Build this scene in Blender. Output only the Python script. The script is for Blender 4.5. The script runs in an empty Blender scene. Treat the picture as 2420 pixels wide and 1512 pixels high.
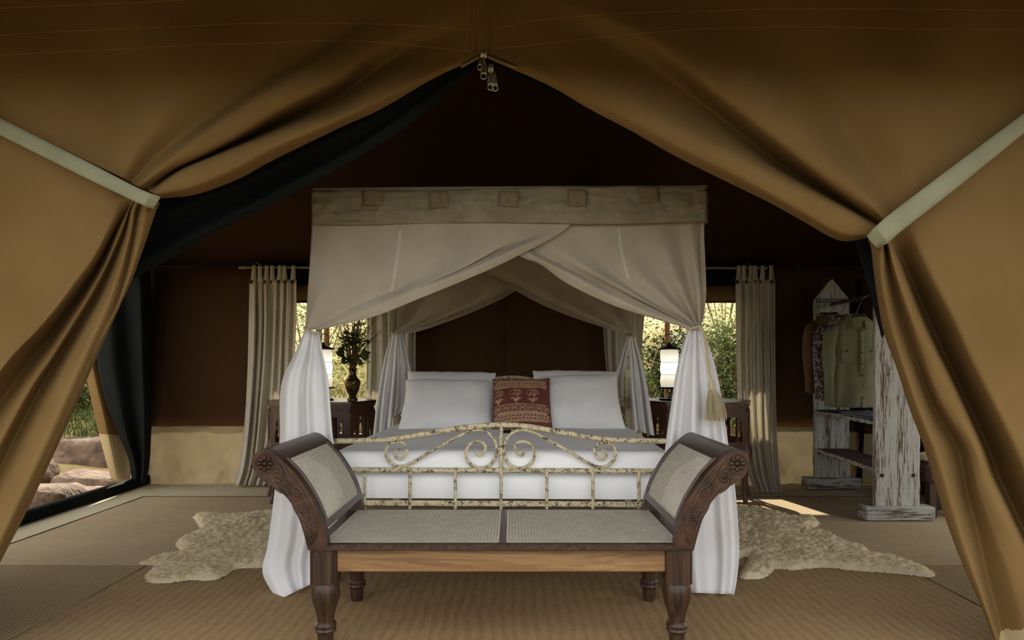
import bpy, bmesh, math, random
import numpy as np
from mathutils import Vector, noise
from mathutils.bvhtree import BVHTree
rnd = random.Random(7)
S = bpy.context.scene
COL = S.collection
PI = math.pi
# ------------------------------------------------------------------ camera
F, HY, CZ = 1613.3, 865.0, 1.135           # focal length in pixels, horizon row, eye height
cd = bpy.data.cameras.new('camera'); cam = bpy.data.objects.new('camera', cd); COL.objects.link(cam)
cam.location = (0, 0, CZ); cam.rotation_euler = (PI/2, 0, 0)
cd.sensor_width = 36; cd.lens = 24; cd.shift_y = 109/2420; cd.clip_start = 0.05; cd.clip_end = 200
S.camera = cam
# ------------------------------------------------------------------ light
W = bpy.data.worlds.new('world'); S.world = W; W.use_nodes = True
wn = W.node_tree; bg = wn.nodes['Background']
sky = wn.nodes.new('ShaderNodeTexSky'); sky.sky_type = 'NISHITA'; sky.sun_disc = False
sky.sun_elevation = math.radians(33); sky.sun_rotation = math.radians(-11.3); sky.altitude = 1500
sky.dust_density = 2.0
mixs = wn.nodes.new('ShaderNodeMix'); mixs.data_type = 'RGBA'; mixs.inputs[0].default_value = .88   # thin white cloud over the blue
wn.links.new(sky.outputs[0], mixs.inputs[6]); mixs.inputs[7].default_value = (2.36, 2.25, 2.12, 1)
wn.links.new(mixs.outputs[2], bg.inputs[0]); bg.inputs[1].default_value = 0.40
sl = bpy.data.lights.new('sun', 'SUN'); sl.energy = 4.6; sl.angle = math.radians(0.6); sl.color = (1, .92, .78)
sun = bpy.data.objects.new('sun', sl); COL.objects.link(sun)
sun.rotation_euler = Vector((0.3, -1.5, -1)).to_track_quat('-Z', 'Y').to_euler()
S.view_settings.view_transform = 'Standard'; S.view_settings.look = 'None'
S.view_settings.exposure = 1.3; S.view_settings.gamma = 1; S.view_settings.use_curve_mapping = False
# ------------------------------------------------------------------ materials
def srgb(r, g, b):
    f = lambda c: (c/255/12.92) if c/255 <= .04045 else ((c/255+.055)/1.055)**2.4
    return (f(r), f(g), f(b), 1)
class NT:
    def __init__(s, name):
        s.m = bpy.data.materials.new(name); s.m.use_nodes = True; s.t = s.m.node_tree
        s.b = s.t.nodes['Principled BSDF']; s.out = s.t.nodes['Material Output']
    def n(s, typ, **kw):
        o = s.t.nodes.new(typ)
        for k, v in kw.items():
            if k in o.inputs.keys(): o.inputs[k].default_value = v
            else: setattr(o, k, v)
        return o
    def l(s, a, b): s.t.links.new(a, b)
def coords(N, scale, rot=(0, 0, 0)):
    tc = N.n('ShaderNodeTexCoord'); mp = N.n('ShaderNodeMapping')
    mp.inputs['Scale'].default_value = scale; mp.inputs['Rotation'].default_value = rot
    N.l(tc.outputs['Object'], mp.inputs[0]); return mp.outputs[0]
def ramp(N, fac, stops):
    r = N.n('ShaderNodeValToRGB'); e = r.color_ramp.elements
    while len(e) < len(stops): e.new(.5)
    for i, (p, c) in enumerate(stops): e[i].position = p; e[i].color = c
    N.l(fac, r.inputs[0]); return r.outputs[0]
def bump(N, fac, strength, dist):
    b = N.n('ShaderNodeBump', Strength=strength, Distance=dist); N.l(fac, b.inputs['Height'])
    N.l(b.outputs[0], N.b.inputs['Normal']); return b
def noisy(name, c1, c2, scale=(3, 3, 3), rough=.8, detail=4, lo=.35, hi=.65, bs=0, bscale=None, bd=.002,
          trans=0, spec=.3, metal=0, tcol=None, sheen=0):
    """two-colour noise material, optional fine bump and a translucent share (cloth, leaves)"""
    N = NT(name); v = coords(N, scale)
    nz = N.n('ShaderNodeTexNoise', Scale=1.0, Detail=detail, Roughness=.6); N.l(v, nz.inputs[0])
    c = ramp(N, nz.outputs[0], [(lo, srgb(*c1)), (hi, srgb(*c2))])
    N.l(c, N.b.inputs['Base Color']); N.b.inputs['Roughness'].default_value = rough
    N.b.inputs['Specular IOR Level'].default_value = spec; N.b.inputs['Metallic'].default_value = metal
    if bs:
        v2 = coords(N, bscale or (200, 200, 200)); n2 = N.n('ShaderNodeTexNoise', Scale=1.0, Detail=3); N.l(v2, n2.inputs[0])
        bump(N, n2.outputs[0], bs, bd)
    if trans:
        tr = N.n('ShaderNodeBsdfTranslucent'); mx = N.n('ShaderNodeMixShader'); mx.inputs[0].default_value = trans
        if tcol: tr.inputs[0].default_value = srgb(*tcol)
        else: N.l(c, tr.inputs[0])
        N.l(N.b.outputs[0], mx.inputs[1]); N.l(tr.outputs[0], mx.inputs[2]); N.l(mx.outputs[0], N.out.inputs[0])
    return N.m
def weave(name, c1, c2, sc=900, axis='XZ', rough=.9, var=(1.2, 1.2, 1.2), bs=.25, trans=0):
    """canvas: broad tone variation plus a fine thread grid in the relief"""
    N = NT(name); v = coords(N, var)
    nz = N.n('ShaderNodeTexNoise', Scale=1.0, Detail=5, Roughness=.6); N.l(v, nz.inputs[0])
    c = ramp(N, nz.outputs[0], [(.3, srgb(*c1)), (.7, srgb(*c2))])
    N.l(c, N.b.inputs['Base Color']); N.b.inputs['Roughness'].default_value = rough
    N.b.inputs['Specular IOR Level'].default_value = .15
    k = {'XZ': ((1, 0, 0), (0, 0, 1)), 'XY': ((1, 0, 0), (0, 1, 0))}[axis]
    hs = []
    for d in k:
        vv = coords(N, tuple(sc*q + 6*(1-q) for q in d)); q = N.n('ShaderNodeTexNoise', Scale=1.0, Detail=1); N.l(vv, q.inputs[0]); hs.append(q.outputs[0])
    a = N.n('ShaderNodeMath', operation='ADD'); N.l(hs[0], a.inputs[0]); N.l(hs[1], a.inputs[1])
    bump(N, a.outputs[0], bs, .002)
    if trans:
        tr = N.n('ShaderNodeBsdfTranslucent'); mx = N.n('ShaderNodeMixShader'); mx.inputs[0].default_value = trans
        N.l(c, tr.inputs[0]); N.l(N.b.outputs[0], mx.inputs[1]); N.l(tr.outputs[0], mx.inputs[2]); N.l(mx.outputs[0], N.out.inputs[0])
    return N.m
def woodgrain(name, dark, light, along='X', rough=.45, freq=26, spec=.4, knots=1.0):
    N = NT(name); st = {'X': (1.2, freq, freq), 'Y': (freq, 1.2, freq), 'Z': (freq, freq, 1.2)}[along]
    v = coords(N, st); nz = N.n('ShaderNodeTexNoise', Scale=1.0, Detail=6, Roughness=.62, Distortion=knots); N.l(v, nz.inputs[0])
    c = ramp(N, nz.outputs[0], [(.3, srgb(*dark)), (.5, srgb(*[(a*.45+b*.55) for a, b in zip(dark, light)])), (.68, srgb(*light))])
    N.l(c, N.b.inputs['Base Color']); N.b.inputs['Roughness'].default_value = rough; N.b.inputs['Specular IOR Level'].default_value = spec
    bump(N, nz.outputs[0], .12, .002); return N.m
def worn(name, paint, paint2, under, st, t0=.5, t1=.56, rough=.65, base=None):
    """flaking paint: the undercoat shows where stretched noise passes a threshold"""
    N = NT(name); v = coords(N, st); nz = N.n('ShaderNodeTexNoise', Scale=1.0, Detail=8, Roughness=.7); N.l(v, nz.inputs[0])
    v2 = coords(N, tuple(q*.22 for q in st)); n2 = N.n('ShaderNodeTexNoise', Scale=1.0, Detail=3); N.l(v2, n2.inputs[0])
    ad = N.n('ShaderNodeMath', operation='MULTIPLY_ADD'); N.l(n2.outputs[0], ad.inputs[0]); ad.inputs[1].default_value = .5; N.l(nz.outputs[0], ad.inputs[2])
    sb = N.n('ShaderNodeMath', operation='SUBTRACT'); N.l(ad.outputs[0], sb.inputs[0]); sb.inputs[1].default_value = .25
    c = ramp(N, sb.outputs[0], [(0, srgb(*paint2)), (t0-.06, srgb(*paint)), (t0, srgb(*paint)), (t1, srgb(*under))])
    N.l(c, N.b.inputs['Base Color']); N.b.inputs['Roughness'].default_value = rough
    iv = N.n('ShaderNodeMath', operation='SUBTRACT'); iv.inputs[0].default_value = 1; N.l(sb.outputs[0], iv.inputs[1])
    bump(N, iv.outputs[0], .3, .003); return N.m
def ribbed(name, c1, c2, per, axis='X', mixn=.4, bs=.6, lo=.38, hi=.82):
    """woven mat: thread ribs across one axis in colour and relief"""
    N = NT(name); d = 2*PI/per
    tc = N.n('ShaderNodeTexCoord'); sp = N.n('ShaderNodeSeparateXYZ'); N.l(tc.outputs['Object'], sp.inputs[0])
    wv = coords(N, (3, 3, 3)); wn_ = N.n('ShaderNodeTexNoise', Scale=1.0, Detail=2); N.l(wv, wn_.inputs[0])
    m0 = N.n('ShaderNodeMath', operation='MULTIPLY_ADD'); N.l(wn_.outputs[0], m0.inputs[0]); m0.inputs[1].default_value = per*1.2; N.l(sp.outputs[axis], m0.inputs[2])
    m1 = N.n('ShaderNodeMath', operation='MULTIPLY'); N.l(m0.outputs[0], m1.inputs[0]); m1.inputs[1].default_value = d
    sn = N.n('ShaderNodeMath', operation='SINE'); N.l(m1.outputs[0], sn.inputs[0])
    st, st2 = ((230, 9, 9), (14, 420, 14)) if axis == 'X' else ((9, 230, 9), (420, 14, 14))
    v = coords(N, st); nz0 = N.n('ShaderNodeTexNoise', Scale=1.0, Detail=5, Roughness=.65); N.l(v, nz0.inputs[0])
    v = coords(N, st2); nz1 = N.n('ShaderNodeTexNoise', Scale=1.0, Detail=3, Roughness=.65); N.l(v, nz1.inputs[0])
    nz = N.n('ShaderNodeMix'); nz.inputs[0].default_value = .42; N.l(nz0.outputs[0], nz.inputs[2]); N.l(nz1.outputs[0], nz.inputs[3])
    vb = coords(N, (.9, .9, .9)); nb = N.n('ShaderNodeTexNoise', Scale=1.0, Detail=3); N.l(vb, nb.inputs[0])
    vf = coords(N, (260, 260, 260)); nf = N.n('ShaderNodeTexNoise', Scale=1.0, Detail=2); N.l(vf, nf.inputs[0])
    def madd(a, k, b):
        q = N.n('ShaderNodeMath', operation='MULTIPLY_ADD'); N.l(a, q.inputs[0]); q.inputs[1].default_value = k
        if isinstance(b, float): q.inputs[2].default_value = b
        else: N.l(b, q.inputs[2])
        return q.outputs[0]
    h = madd(sn.outputs[0], .18*(1-mixn), .0); h = madd(nz.outputs[0], .55*mixn+.3, h); h = madd(nb.outputs[0], .35, h); h = madd(nf.outputs[0], .25, h)
    c = ramp(N, h, [(lo, srgb(*c1)), (hi, srgb(*c2))])
    N.l(c, N.b.inputs['Base Color']); N.b.inputs['Roughness'].default_value = .95; N.b.inputs['Specular IOR Level'].default_value = .1
    bump(N, h, bs, .006); return N.m

M = {}
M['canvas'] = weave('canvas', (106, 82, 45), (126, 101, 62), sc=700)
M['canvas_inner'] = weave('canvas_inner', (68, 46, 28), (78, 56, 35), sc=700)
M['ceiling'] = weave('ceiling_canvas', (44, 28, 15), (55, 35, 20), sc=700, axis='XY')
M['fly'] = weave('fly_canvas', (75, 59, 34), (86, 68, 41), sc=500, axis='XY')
M['skirt'] = weave('cream_canvas', (171, 153, 117), (187, 169, 132), sc=500, trans=.07)
M['strap'] = noisy('webbing', (132, 131, 105), (144, 143, 117), (6, 6, 6), .85, bs=.3, bscale=(500, 500, 500))
M['tape'] = noisy('zip_tape', (119, 101, 62), (130, 110, 72), (40, 40, 40), .85)
M['thread'] = noisy('yellow_thread', (152, 113, 38), (169, 129, 50), (40, 40, 40), .7)
M['netblack'] = noisy('dark_net', (17, 20, 20), (25, 29, 30), (2, 2, 2), .9, bs=.2, bscale=(500, 500, 500), spec=.1)
M['metal'] = noisy('zip_metal', (170, 165, 140), (200, 195, 165), (30, 30, 30), .32, metal=1)
M['iron'] = noisy('black_iron', (22, 17, 14), (38, 30, 24), (20, 20, 20), .5, bs=.2, bscale=(120, 120, 120))
M['white'] = noisy('white_cotton', (236, 235, 235), (244, 243, 243), (4, 4, 4), .9, bs=.15, bscale=(25, 25, 25), bd=.01, trans=.18)
M['sheet'] = noisy('white_sheet', (234, 234, 232), (242, 242, 240), (3, 3, 3), .85, bs=.10, bscale=(14, 14, 14), bd=.01)
M['net'] = noisy('net_cotton', (184, 172, 152), (198, 186, 165), (4, 4, 4), .9, bs=.2, bscale=(30, 30, 30), bd=.006, trans=.25)
M['header'] = noisy('header_cotton', (138, 127, 104), (154, 144, 120), (8, 8, 8), .9, bs=.35, bscale=(18, 18, 60), bd=.012, trans=.1)
M['patch'] = noisy('patch_cotton', (118, 105, 82), (134, 120, 94), (20, 20, 20), .9, bs=.3, bscale=(120, 120, 120))
M['curtain'] = noisy('curtain_cotton', (216, 210, 194), (226, 220, 206), (5, 5, 5), .9, bs=.12, bscale=(60, 60, 60), bd=.004, trans=.4)
M['button'] = noisy('dark_button', (52, 38, 28), (66, 48, 36), (30, 30, 30), .4)
M['teak'] = woodgrain('dark_teak', (36, 23, 17), (79, 57, 41), 'Z', .36, 34)
M['teakx'] = woodgrain('dark_teak_across', (42, 31, 23), (80, 60, 46), 'Y', .34, 34)
M['rail'] = woodgrain('light_teak', (100, 69, 41), (157, 123, 81), 'X', .45, 17, knots=1.6)
M['carve'] = noisy('carved_teak', (45, 29, 19), (78, 53, 36), (14, 14, 14), .42, bs=.2, bscale=(60, 60, 60))
M['cane'] = noisy('cane', (205, 196, 178), (220, 214, 198), (30, 30, 30), .6)
M['cane_dark'] = noisy('cane_edge', (154, 141, 115), (172, 161, 135), (30, 30, 30), .6)
M['iron_paint'] = worn('cream_flaking_iron', (208, 194, 156), (216, 206, 176), (62, 54, 44), (150, 150, 150), .50, .60, .6)
M['white_wood'] = worn('whitewashed_wood', (176, 175, 167), (189, 189, 183), (88, 64, 52), (110, 110, 6), .52, .60, .75)
M['white_woodx'] = worn('whitewashed_wood_flat', (162, 162, 153), (177, 177, 169), (84, 62, 50), (6, 10, 110), .52, .60, .75)
M['shelf_wood'] = woodgrain('bare_shelf_wood', (52, 38, 29), (95, 74, 58), 'Y', .8, 30)
M['shelf_cloth'] = noisy('navy_cloth', (44, 46, 56), (56, 58, 70), (10, 10, 10), .95)
M['table'] = woodgrain('rosewood', (52, 30, 20), (94, 56, 39), 'Z', .4, 26)
M['table_top'] = woodgrain('rosewood_top', (50, 30, 22), (82, 52, 40), 'X', .22, 20, spec=.6)
M['paper'] = noisy('lamp_paper', (236, 234, 224), (244, 242, 234), (8, 8, 8), .9, trans=.6, bs=.1, bscale=(40, 40, 40))
M['brass'] = noisy('engraved_brass', (34, 28, 14), (120, 98, 50), (60, 60, 60), .42, detail=8, lo=.42, hi=.6, metal=.8, bs=.5, bscale=(70, 70, 70))
M['brass_plain'] = noisy('brass', (134, 108, 50), (164, 136, 70), (10, 10, 10), .3, metal=1)
M['fleece'] = noisy('fleece', (238, 222, 182), (248, 236, 204), (9, 9, 9), .95, bs=.3, bscale=(120, 120, 120), bd=.004, trans=.3)
M['jute'] = ribbed('jute_rug', (113, 88, 60), (163, 138, 100), .05, 'X', .8, .5, .50, .82)
M['beige_mat'] = ribbed('beige_mat', (140, 120, 88), (180, 162, 130), .030, 'Y', .97, .3, .56, .86)
M['rib_mat'] = ribbed('ribbed_mat', (116, 98, 66), (178, 160, 122), .026, 'X', .2, .5)
M['floor'] = weave('groundsheet', (171, 159, 129), (184, 174, 146), sc=300, axis='XY')
M['verandah'] = noisy('verandah_boards', (140, 118, 88), (160, 138, 104), (1, 12, 1), .8)
M['red'] = noisy('red_cotton', (98, 53, 42), (110, 62, 50), (10, 10, 10), .9, bs=.2, bscale=(300, 300, 300))
M['print'] = noisy('cream_print', (184, 150, 116), (193, 161, 130), (30, 30, 30), .9)
M['olive'] = noisy('olive_shirt_cotton', (106, 106, 79), (121, 121, 95), (4, 4, 4), .9, bs=.2, bscale=(20, 20, 20), bd=.01)
M['brown_cloth'] = noisy('brown_jacket_cotton', (93, 71, 48), (107, 83, 56), (4, 4, 4), .9, bs=.2, bscale=(20, 20, 20), bd=.01)
M['floral'] = noisy('floral_cotton', (62, 54, 54), (148, 126, 123), (42, 42, 42), .9, detail=2, lo=.48, hi=.56)
M['grey_cloth'] = noisy('grey_blue_cotton', (107, 110, 120), (127, 129, 138), (14, 14, 14), .9, bs=.3, bscale=(20, 20, 20), bd=.01)
M['label'] = noisy('white_tag', (220, 218, 205), (228, 226, 214), (8, 8, 8), .8)
M['cream_post'] = worn('cream_painted_post', (196, 186, 152), (206, 198, 168), (120, 100, 72), (30, 30, 6), .58, .64, .6)
M['rope'] = noisy('cream_cord', (181, 169, 131), (199, 188, 155), (120, 120, 120), .8)
M['grass'] = noisy('dry_grass', (150, 142, 92), (206, 196, 146), (2, 2, 2), .9, trans=.45)
M['leaf'] = noisy('green_leaf', (62, 76, 36), (108, 120, 62), (7, 7, 7), .7, trans=.45)
M['leaf2'] = noisy('dry_leaf', (112, 118, 70), (172, 172, 116), (7, 7, 7), .7, trans=.45)
M['leafd'] = noisy('dark_leaf', (38, 46, 20), (70, 80, 34), (7, 7, 7), .55, trans=.2)
M['stem'] = noisy('plant_stem', (92, 74, 46), (124, 102, 62), (20, 20, 20), .85)
M['flower'] = noisy('dried_flower', (52, 24, 20), (92, 40, 30), (40, 40, 40), .9)
M['rock'] = noisy('pink_granite', (90, 72, 57), (133, 111, 90), (5, 5, 5), .9, detail=8, bs=.7, bscale=(14, 14, 14), bd=.05)
M['earth'] = noisy('dry_earth', (142, 122, 78), (190, 168, 108), (1.5, 1.5, 1.5), .95, detail=6, bs=.5, bscale=(20, 20, 20), bd=.04)
M['turf'] = noisy('dark_turf', (46, 48, 30), (74, 70, 46), (2, 2, 2), .95, detail=6)
M['pole'] = woodgrain('pole_wood', (116, 88, 56), (168, 134, 90), 'Z', .8, 20)
M['bark'] = noisy('bark', (96, 84, 62), (130, 114, 84), (12, 12, 3), .95)
# ------------------------------------------------------------------ geometry helpers
def P(px, py, Y):                            # the point at distance Y seen at image position (px, py)
    return ((px-1210)*Y/F, Y, CZ-(py-HY)*Y/F)
def G(px, py, z=0.0):                        # the point of the horizontal plane z seen at (px, py)
    Y = (CZ-z)*F/(py-HY); return ((px-1210)*Y/F, Y, z)
def cr(pts, n):
    """smooth curve through pts, n samples spread evenly along it"""
    p = np.asarray(pts, float)
    if len(p) == 2: return p[0]+(p[1]-p[0])*np.linspace(0, 1, n)[:, None]
    q = np.vstack([2*p[0]-p[1], p, 2*p[-1]-p[-2]]); k = len(p)-1
    t = np.linspace(0, k, max(k*12, 24)+1); i = np.minimum(t.astype(int), k-1); u = (t-i)[:, None]
    a, b, c, d = q[i], q[i+1], q[i+2], q[i+3]
    r = .5*((2*b)+(c-a)*u+(2*a-5*b+4*c-d)*u**2+(3*b-a-3*c+d)*u**3)
    s = np.r_[0, np.cumsum(np.linalg.norm(np.diff(r[:, :3], axis=0), axis=1))]
    x = np.linspace(0, s[-1], n)
    return np.stack([np.interp(x, s, r[:, j]) for j in range(r.shape[1])], 1)
def cr_across(grid, sub):
    """grid (k, n, d): smooth interpolation over the first axis, sub steps per interval"""
    g = np.asarray(grid, float); k = len(g)-1
    q = np.concatenate([(2*g[0]-g[1])[None], g, (2*g[-1]-g[-2])[None]])
    t = np.linspace(0, k, k*sub+1); i = np.minimum(t.astype(int), k-1); u = (t-i)[:, None, None]
    a, b, c, d = q[i], q[i+1], q[i+2], q[i+3]
    tn = .38                                  # low tension keeps folds from overshooting
    return ((2*u**3-3*u**2+1)*b+(u**3-2*u**2+u)*tn*(c-a)+(-2*u**3+3*u**2)*c+(u**3-u**2)*tn*(d-b))
class MB:
    def __init__(s): s.v = []; s.f = []; s.mi = []; s.cur = 0
    def add(s, vs, fs):
        o = len(s.v); s.v.extend([tuple(map(float, q)) for q in vs])
        for f in fs: s.f.append(tuple(o+i for i in f)); s.mi.append(s.cur)
        return s
    def box(s, c, d, bev=.004, rz=0, ax=None):
        hx, hy, hz = [q/2 for q in d]; b = min(bev, hx*.6, hy*.6, hz*.6); vs = []; idx = {}
        for sx in (-1, 1):
            for sy in (-1, 1):
                for sz in (-1, 1):
                    for a in range(3):
                        p = [sx*hx, sy*hy, sz*hz]
                        for j in range(3):
                            if j != a: p[j] -= (sx, sy, sz)[j]*b
                        idx[(sx, sy, sz, a)] = len(vs); vs.append(p)
        fs = []
        for a in range(3):
            o = [j for j in range(3) if j != a]
            for sg in (-1, 1):
                ring = []
                for u, v in ((-1, -1), (1, -1), (1, 1), (-1, 1)):
                    k = [0, 0, 0]; k[a] = sg; k[o[0]] = u; k[o[1]] = v; ring.append(idx[(*k, a)])
                fs.append(ring if (sg > 0) != (a == 1) else ring[::-1])
        for a in range(3):
            o = [j for j in range(3) if j != a]
            for u in (-1, 1):
                for v in (-1, 1):
                    k1 = [0, 0, 0]; k1[o[0]] = u; k1[o[1]] = v; k1[a] = -1; k2 = list(k1); k2[a] = 1
                    fs.append([idx[(*k1, o[0])], idx[(*k2, o[0])], idx[(*k2, o[1])], idx[(*k1, o[1])]])
        for sx in (-1, 1):
            for sy in (-1, 1):
                for sz in (-1, 1): fs.append([idx[(sx, sy, sz, a)] for a in range(3)])
        if ax is not None:
            X, Yv, Z = [np.array(q) for q in ax]; vs = [np.array(c)+X*p[0]+Yv*p[1]+Z*p[2] for p in vs]
        else:
            cs, sn = math.cos(rz), math.sin(rz); vs = [(c[0]+p[0]*cs-p[1]*sn, c[1]+p[0]*sn+p[1]*cs, c[2]+p[2]) for p in vs]
        return s.add(vs, fs)
    def beam(s, a, b, w, h, bev=.004, up=(0, 0, 1)):
        a = np.array(a, float); b = np.array(b, float); d = b-a; L = np.linalg.norm(d); d /= L
        x = np.cross(d, up); x /= np.linalg.norm(x); z = np.cross(x, d)
        return s.box((a+b)/2, (w, L, h), bev, ax=(x, d, z))
    def tube(s, path, r, seg=8, cap=True, closed=False):
        p = np.asarray(path, float); n = len(p); rr = np.full(n, r) if np.isscalar(r) else np.asarray(r, float)
        t = np.gradient(p, axis=0)
        if closed: t = np.roll(p, -1, 0)-np.roll(p, 1, 0)
        t /= np.maximum(np.linalg.norm(t, axis=1), 1e-9)[:, None]
        up = np.array((0, 0, 1.)) if abs(t[0][2]) < .9 else np.array((1., 0, 0))
        nrm = np.cross(t[0], up); nrm /= np.linalg.norm(nrm); vs = []
        for i in range(n):
            nrm = nrm-t[i]*np.dot(nrm, t[i]); nrm /= max(np.linalg.norm(nrm), 1e-9); bn = np.cross(t[i], nrm)
            for k in range(seg):
                a = 2*PI*k/seg; vs.append(p[i]+rr[i]*(math.cos(a)*nrm+math.sin(a)*bn))
        fs = []
        for i in range(n if closed else n-1):
            j = (i+1) % n
            for k in range(seg): fs.append((i*seg+k, i*seg+(k+1) % seg, j*seg+(k+1) % seg, j*seg+k))
        if cap and not closed:
            fs.append(tuple(range(seg))[::-1]); fs.append(tuple((n-1)*seg+k for k in range(seg)))
        return s.add(vs, fs)
    def lathe(s, prof, c=(0, 0, 0), seg=24, axis='z', sq=1.0):
        vs = []; n = len(prof)
        for (z, r) in prof:
            for k in range(seg):
                a = 2*PI*k/seg; x, y = r*math.cos(a), r*math.sin(a)*sq
                q = {'z': (x, y, z), 'y': (x, z, y), 'x': (z, x, y)}[axis]
                vs.append((c[0]+q[0], c[1]+q[1], c[2]+q[2]))
        fs = [(i*seg+k, i*seg+(k+1) % seg, (i+1)*seg+(k+1) % seg, (i+1)*seg+k) for i in range(n-1) for k in range(seg)]
        fs.append(tuple(range(seg))[::-1]); fs.append(tuple((n-1)*seg+k for k in range(seg)))
        return s.add(vs, fs)
    def ball(s, c, r, seg=10, sc=(1, 1, 1)):
        m = max(5, seg//2+1); pr = [(-math.cos(PI*i/m)*r, max(math.sin(PI*i/m)*r, r*.02)) for i in range(m+1)]
        q = MB().lathe(pr, (0, 0, 0), seg); return s.add([(c[0]+v[0]*sc[0], c[1]+v[1]*sc[1], c[2]+v[2]*sc[2]) for v in q.v], q.f)
    def grid(s, g, close_u=False):
        g = np.asarray(g, float); a, b = g.shape[:2]; fs = []
        for i in range(a if close_u else a-1):
            j = (i+1) % a
            for k in range(b-1): fs.append((i*b+k, j*b+k, j*b+k+1, i*b+k+1))
        return s.add(g.reshape(-1, 3), fs)
    def prism(s, pts, o, ux, uy, th):
        """flat outline pts in the plane (o, ux, uy), thickened by th along ux x uy"""
        ux = np.array(ux, float); uy = np.array(uy, float); w = np.cross(ux, uy); w /= np.linalg.norm(w); o = np.array(o, float); n = len(pts)
        A = [o+ux*p[0]+uy*p[1] for p in pts]; B = [q+w*th for q in A]
        return s.add(A+B, [tuple(range(n))[::-1], tuple(range(n, 2*n))]+[(i, (i+1) % n, n+(i+1) % n, n+i) for i in range(n)])
    def ribbon(s, path, width, nrm):
        p = np.asarray(path, float); t = np.gradient(p, axis=0); t /= np.maximum(np.linalg.norm(t, axis=1), 1e-9)[:, None]
        nv = np.asarray(nrm, float); nv = np.broadcast_to(nv, p.shape); sd = np.cross(t, nv); sd /= np.maximum(np.linalg.norm(sd, axis=1), 1e-9)[:, None]
        return s.grid(np.stack([p-sd*width/2, p+sd*width/2]))
    def build(s, name, mats, parent=None, root=None, smooth=True, angle=40, thick=0, thoff=-1):
        me = bpy.data.meshes.new(name); o = bpy.data.objects.new(name, me); COL.objects.link(o)
        off = np.zeros(3)
        if parent is not None:
            o.parent = parent; r = parent
            while r.parent is not None: r = r.parent
            off = np.array(r.location)
        v = np.asarray(s.v, float)-off
        me.from_pydata(v.tolist(), [], s.f)
        for m in (mats if isinstance(mats, (list, tuple)) else [mats]): me.materials.append(M[m])
        if max(s.mi, default=0): me.polygons.foreach_set('material_index', s.mi)
        if smooth:
            me.polygons.foreach_set('use_smooth', [True]*len(me.polygons)); me.set_sharp_from_angle(angle=math.radians(angle))
        me.update()
        if thick:
            md = o.modifiers.new('thickness', 'SOLIDIFY'); md.thickness = thick; md.offset = thoff
        return o
def put(o, **kw):
    for k, v in kw.items(): o[k] = v
    return o
def thing(name, label, cat, loc=(0, 0, 0), group=None):
    o = bpy.data.objects.new(name, None); COL.objects.link(o); o.location = loc; o.empty_display_size = .1
    o['label'] = label; o['category'] = cat
    if group: o['group'] = group
    return o
def struct(o, label=None):
    o['kind'] = 'structure'
    if label: o['label'] = label
    return o
def loft(curves, nt, sub, Y=None):
    """surface through hand-placed curves; a control point is (px, py, d) with depth Y+d, or (px, py, depth) when Y is None"""
    rows = []
    for c in curves:
        q = cr(c, nt); rows.append(q)
    g = cr_across(rows, sub); d = g[..., 2]+(Y or 0)
    return np.stack([(g[..., 0]-1210)*d/F, d, CZ-(g[..., 1]-HY)*d/F], -1)
def drape(L, R, nt, ns, pleats, amp, seed=0, sharp=1.0, power=1.0):
    """cloth hanging between a left and a right edge (px, py, depth), pleated in depth; amp(t) in metres"""
    a = cr(L, nt); b = cr(R, nt); r = random.Random(seed); ph = [r.uniform(0, 6.28) for _ in range(4)]
    t = np.linspace(0, 1, nt)[:, None]; s = np.linspace(0, 1, ns)[None]
    w = s+.02*np.sin(2*PI*s*2+ph[1])+.012*np.sin(9*t+ph[2])*np.sin(2*PI*s)
    fold = np.sin(2*PI*pleats*w+ph[0])+.45*np.sin(2*PI*pleats*1.73*w+ph[3]+1.3*t)+.3*np.sin(2*PI*pleats*.57*w+ph[2])
    fold = np.sign(fold)*np.abs(fold)**sharp
    am = np.array([amp(q) for q in t[:, 0]])[:, None]
    q = a[:, None, :]*(1-s[..., None])+b[:, None, :]*s[..., None]
    d = q[..., 2]+am*fold
    return np.stack([(q[..., 0]-1210)*d/F, d, CZ-(q[..., 1]-HY)*d/F], -1)
# ------------------------------------------------------------------ the tent shell
YF, YB, XL, XR = 2.62, 6.65, -3.52, 3.62
# ground outside: level by the tent, rising to a bank behind and to the left
def gz(x, y):
    h = -.10
    if y > 7.4: h += (y-7.4)*.27
    if x < -4.3: h += min((-4.3-x)*.16, 1.2)
    if x > 5: h += (x-5)*.15
    return h+.05*noise.noise((x*.7, y*.7, 3.1))+(.12*noise.noise((x*.3, y*.3, 8)) if y > 8 or x < -5 else 0)
m = MB(); xs = np.linspace(-16, 16, 90); ys = np.r_[np.linspace(-22, -2, 22), np.linspace(-1.5, 20, 80)]
m.grid([[(x, y, gz(x, y)) for y in ys] for x in xs]); g_ = m.build('ground', ['earth', 'turf']); struct(g_)
g_.data.polygons.foreach_set('material_index', [1 if m.v[f[0]][1] < 1.2 else 0 for f in m.f])  # unseen turf at the front kept dark to cut bounce light
m = MB(); m.box(((XL+XR)/2, (YB-1.6)/2, -.05), (XR-XL, YB+1.6, .1), .0)
struct(m.build('floor', 'floor'), 'cream canvas groundsheet under the mats')
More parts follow.
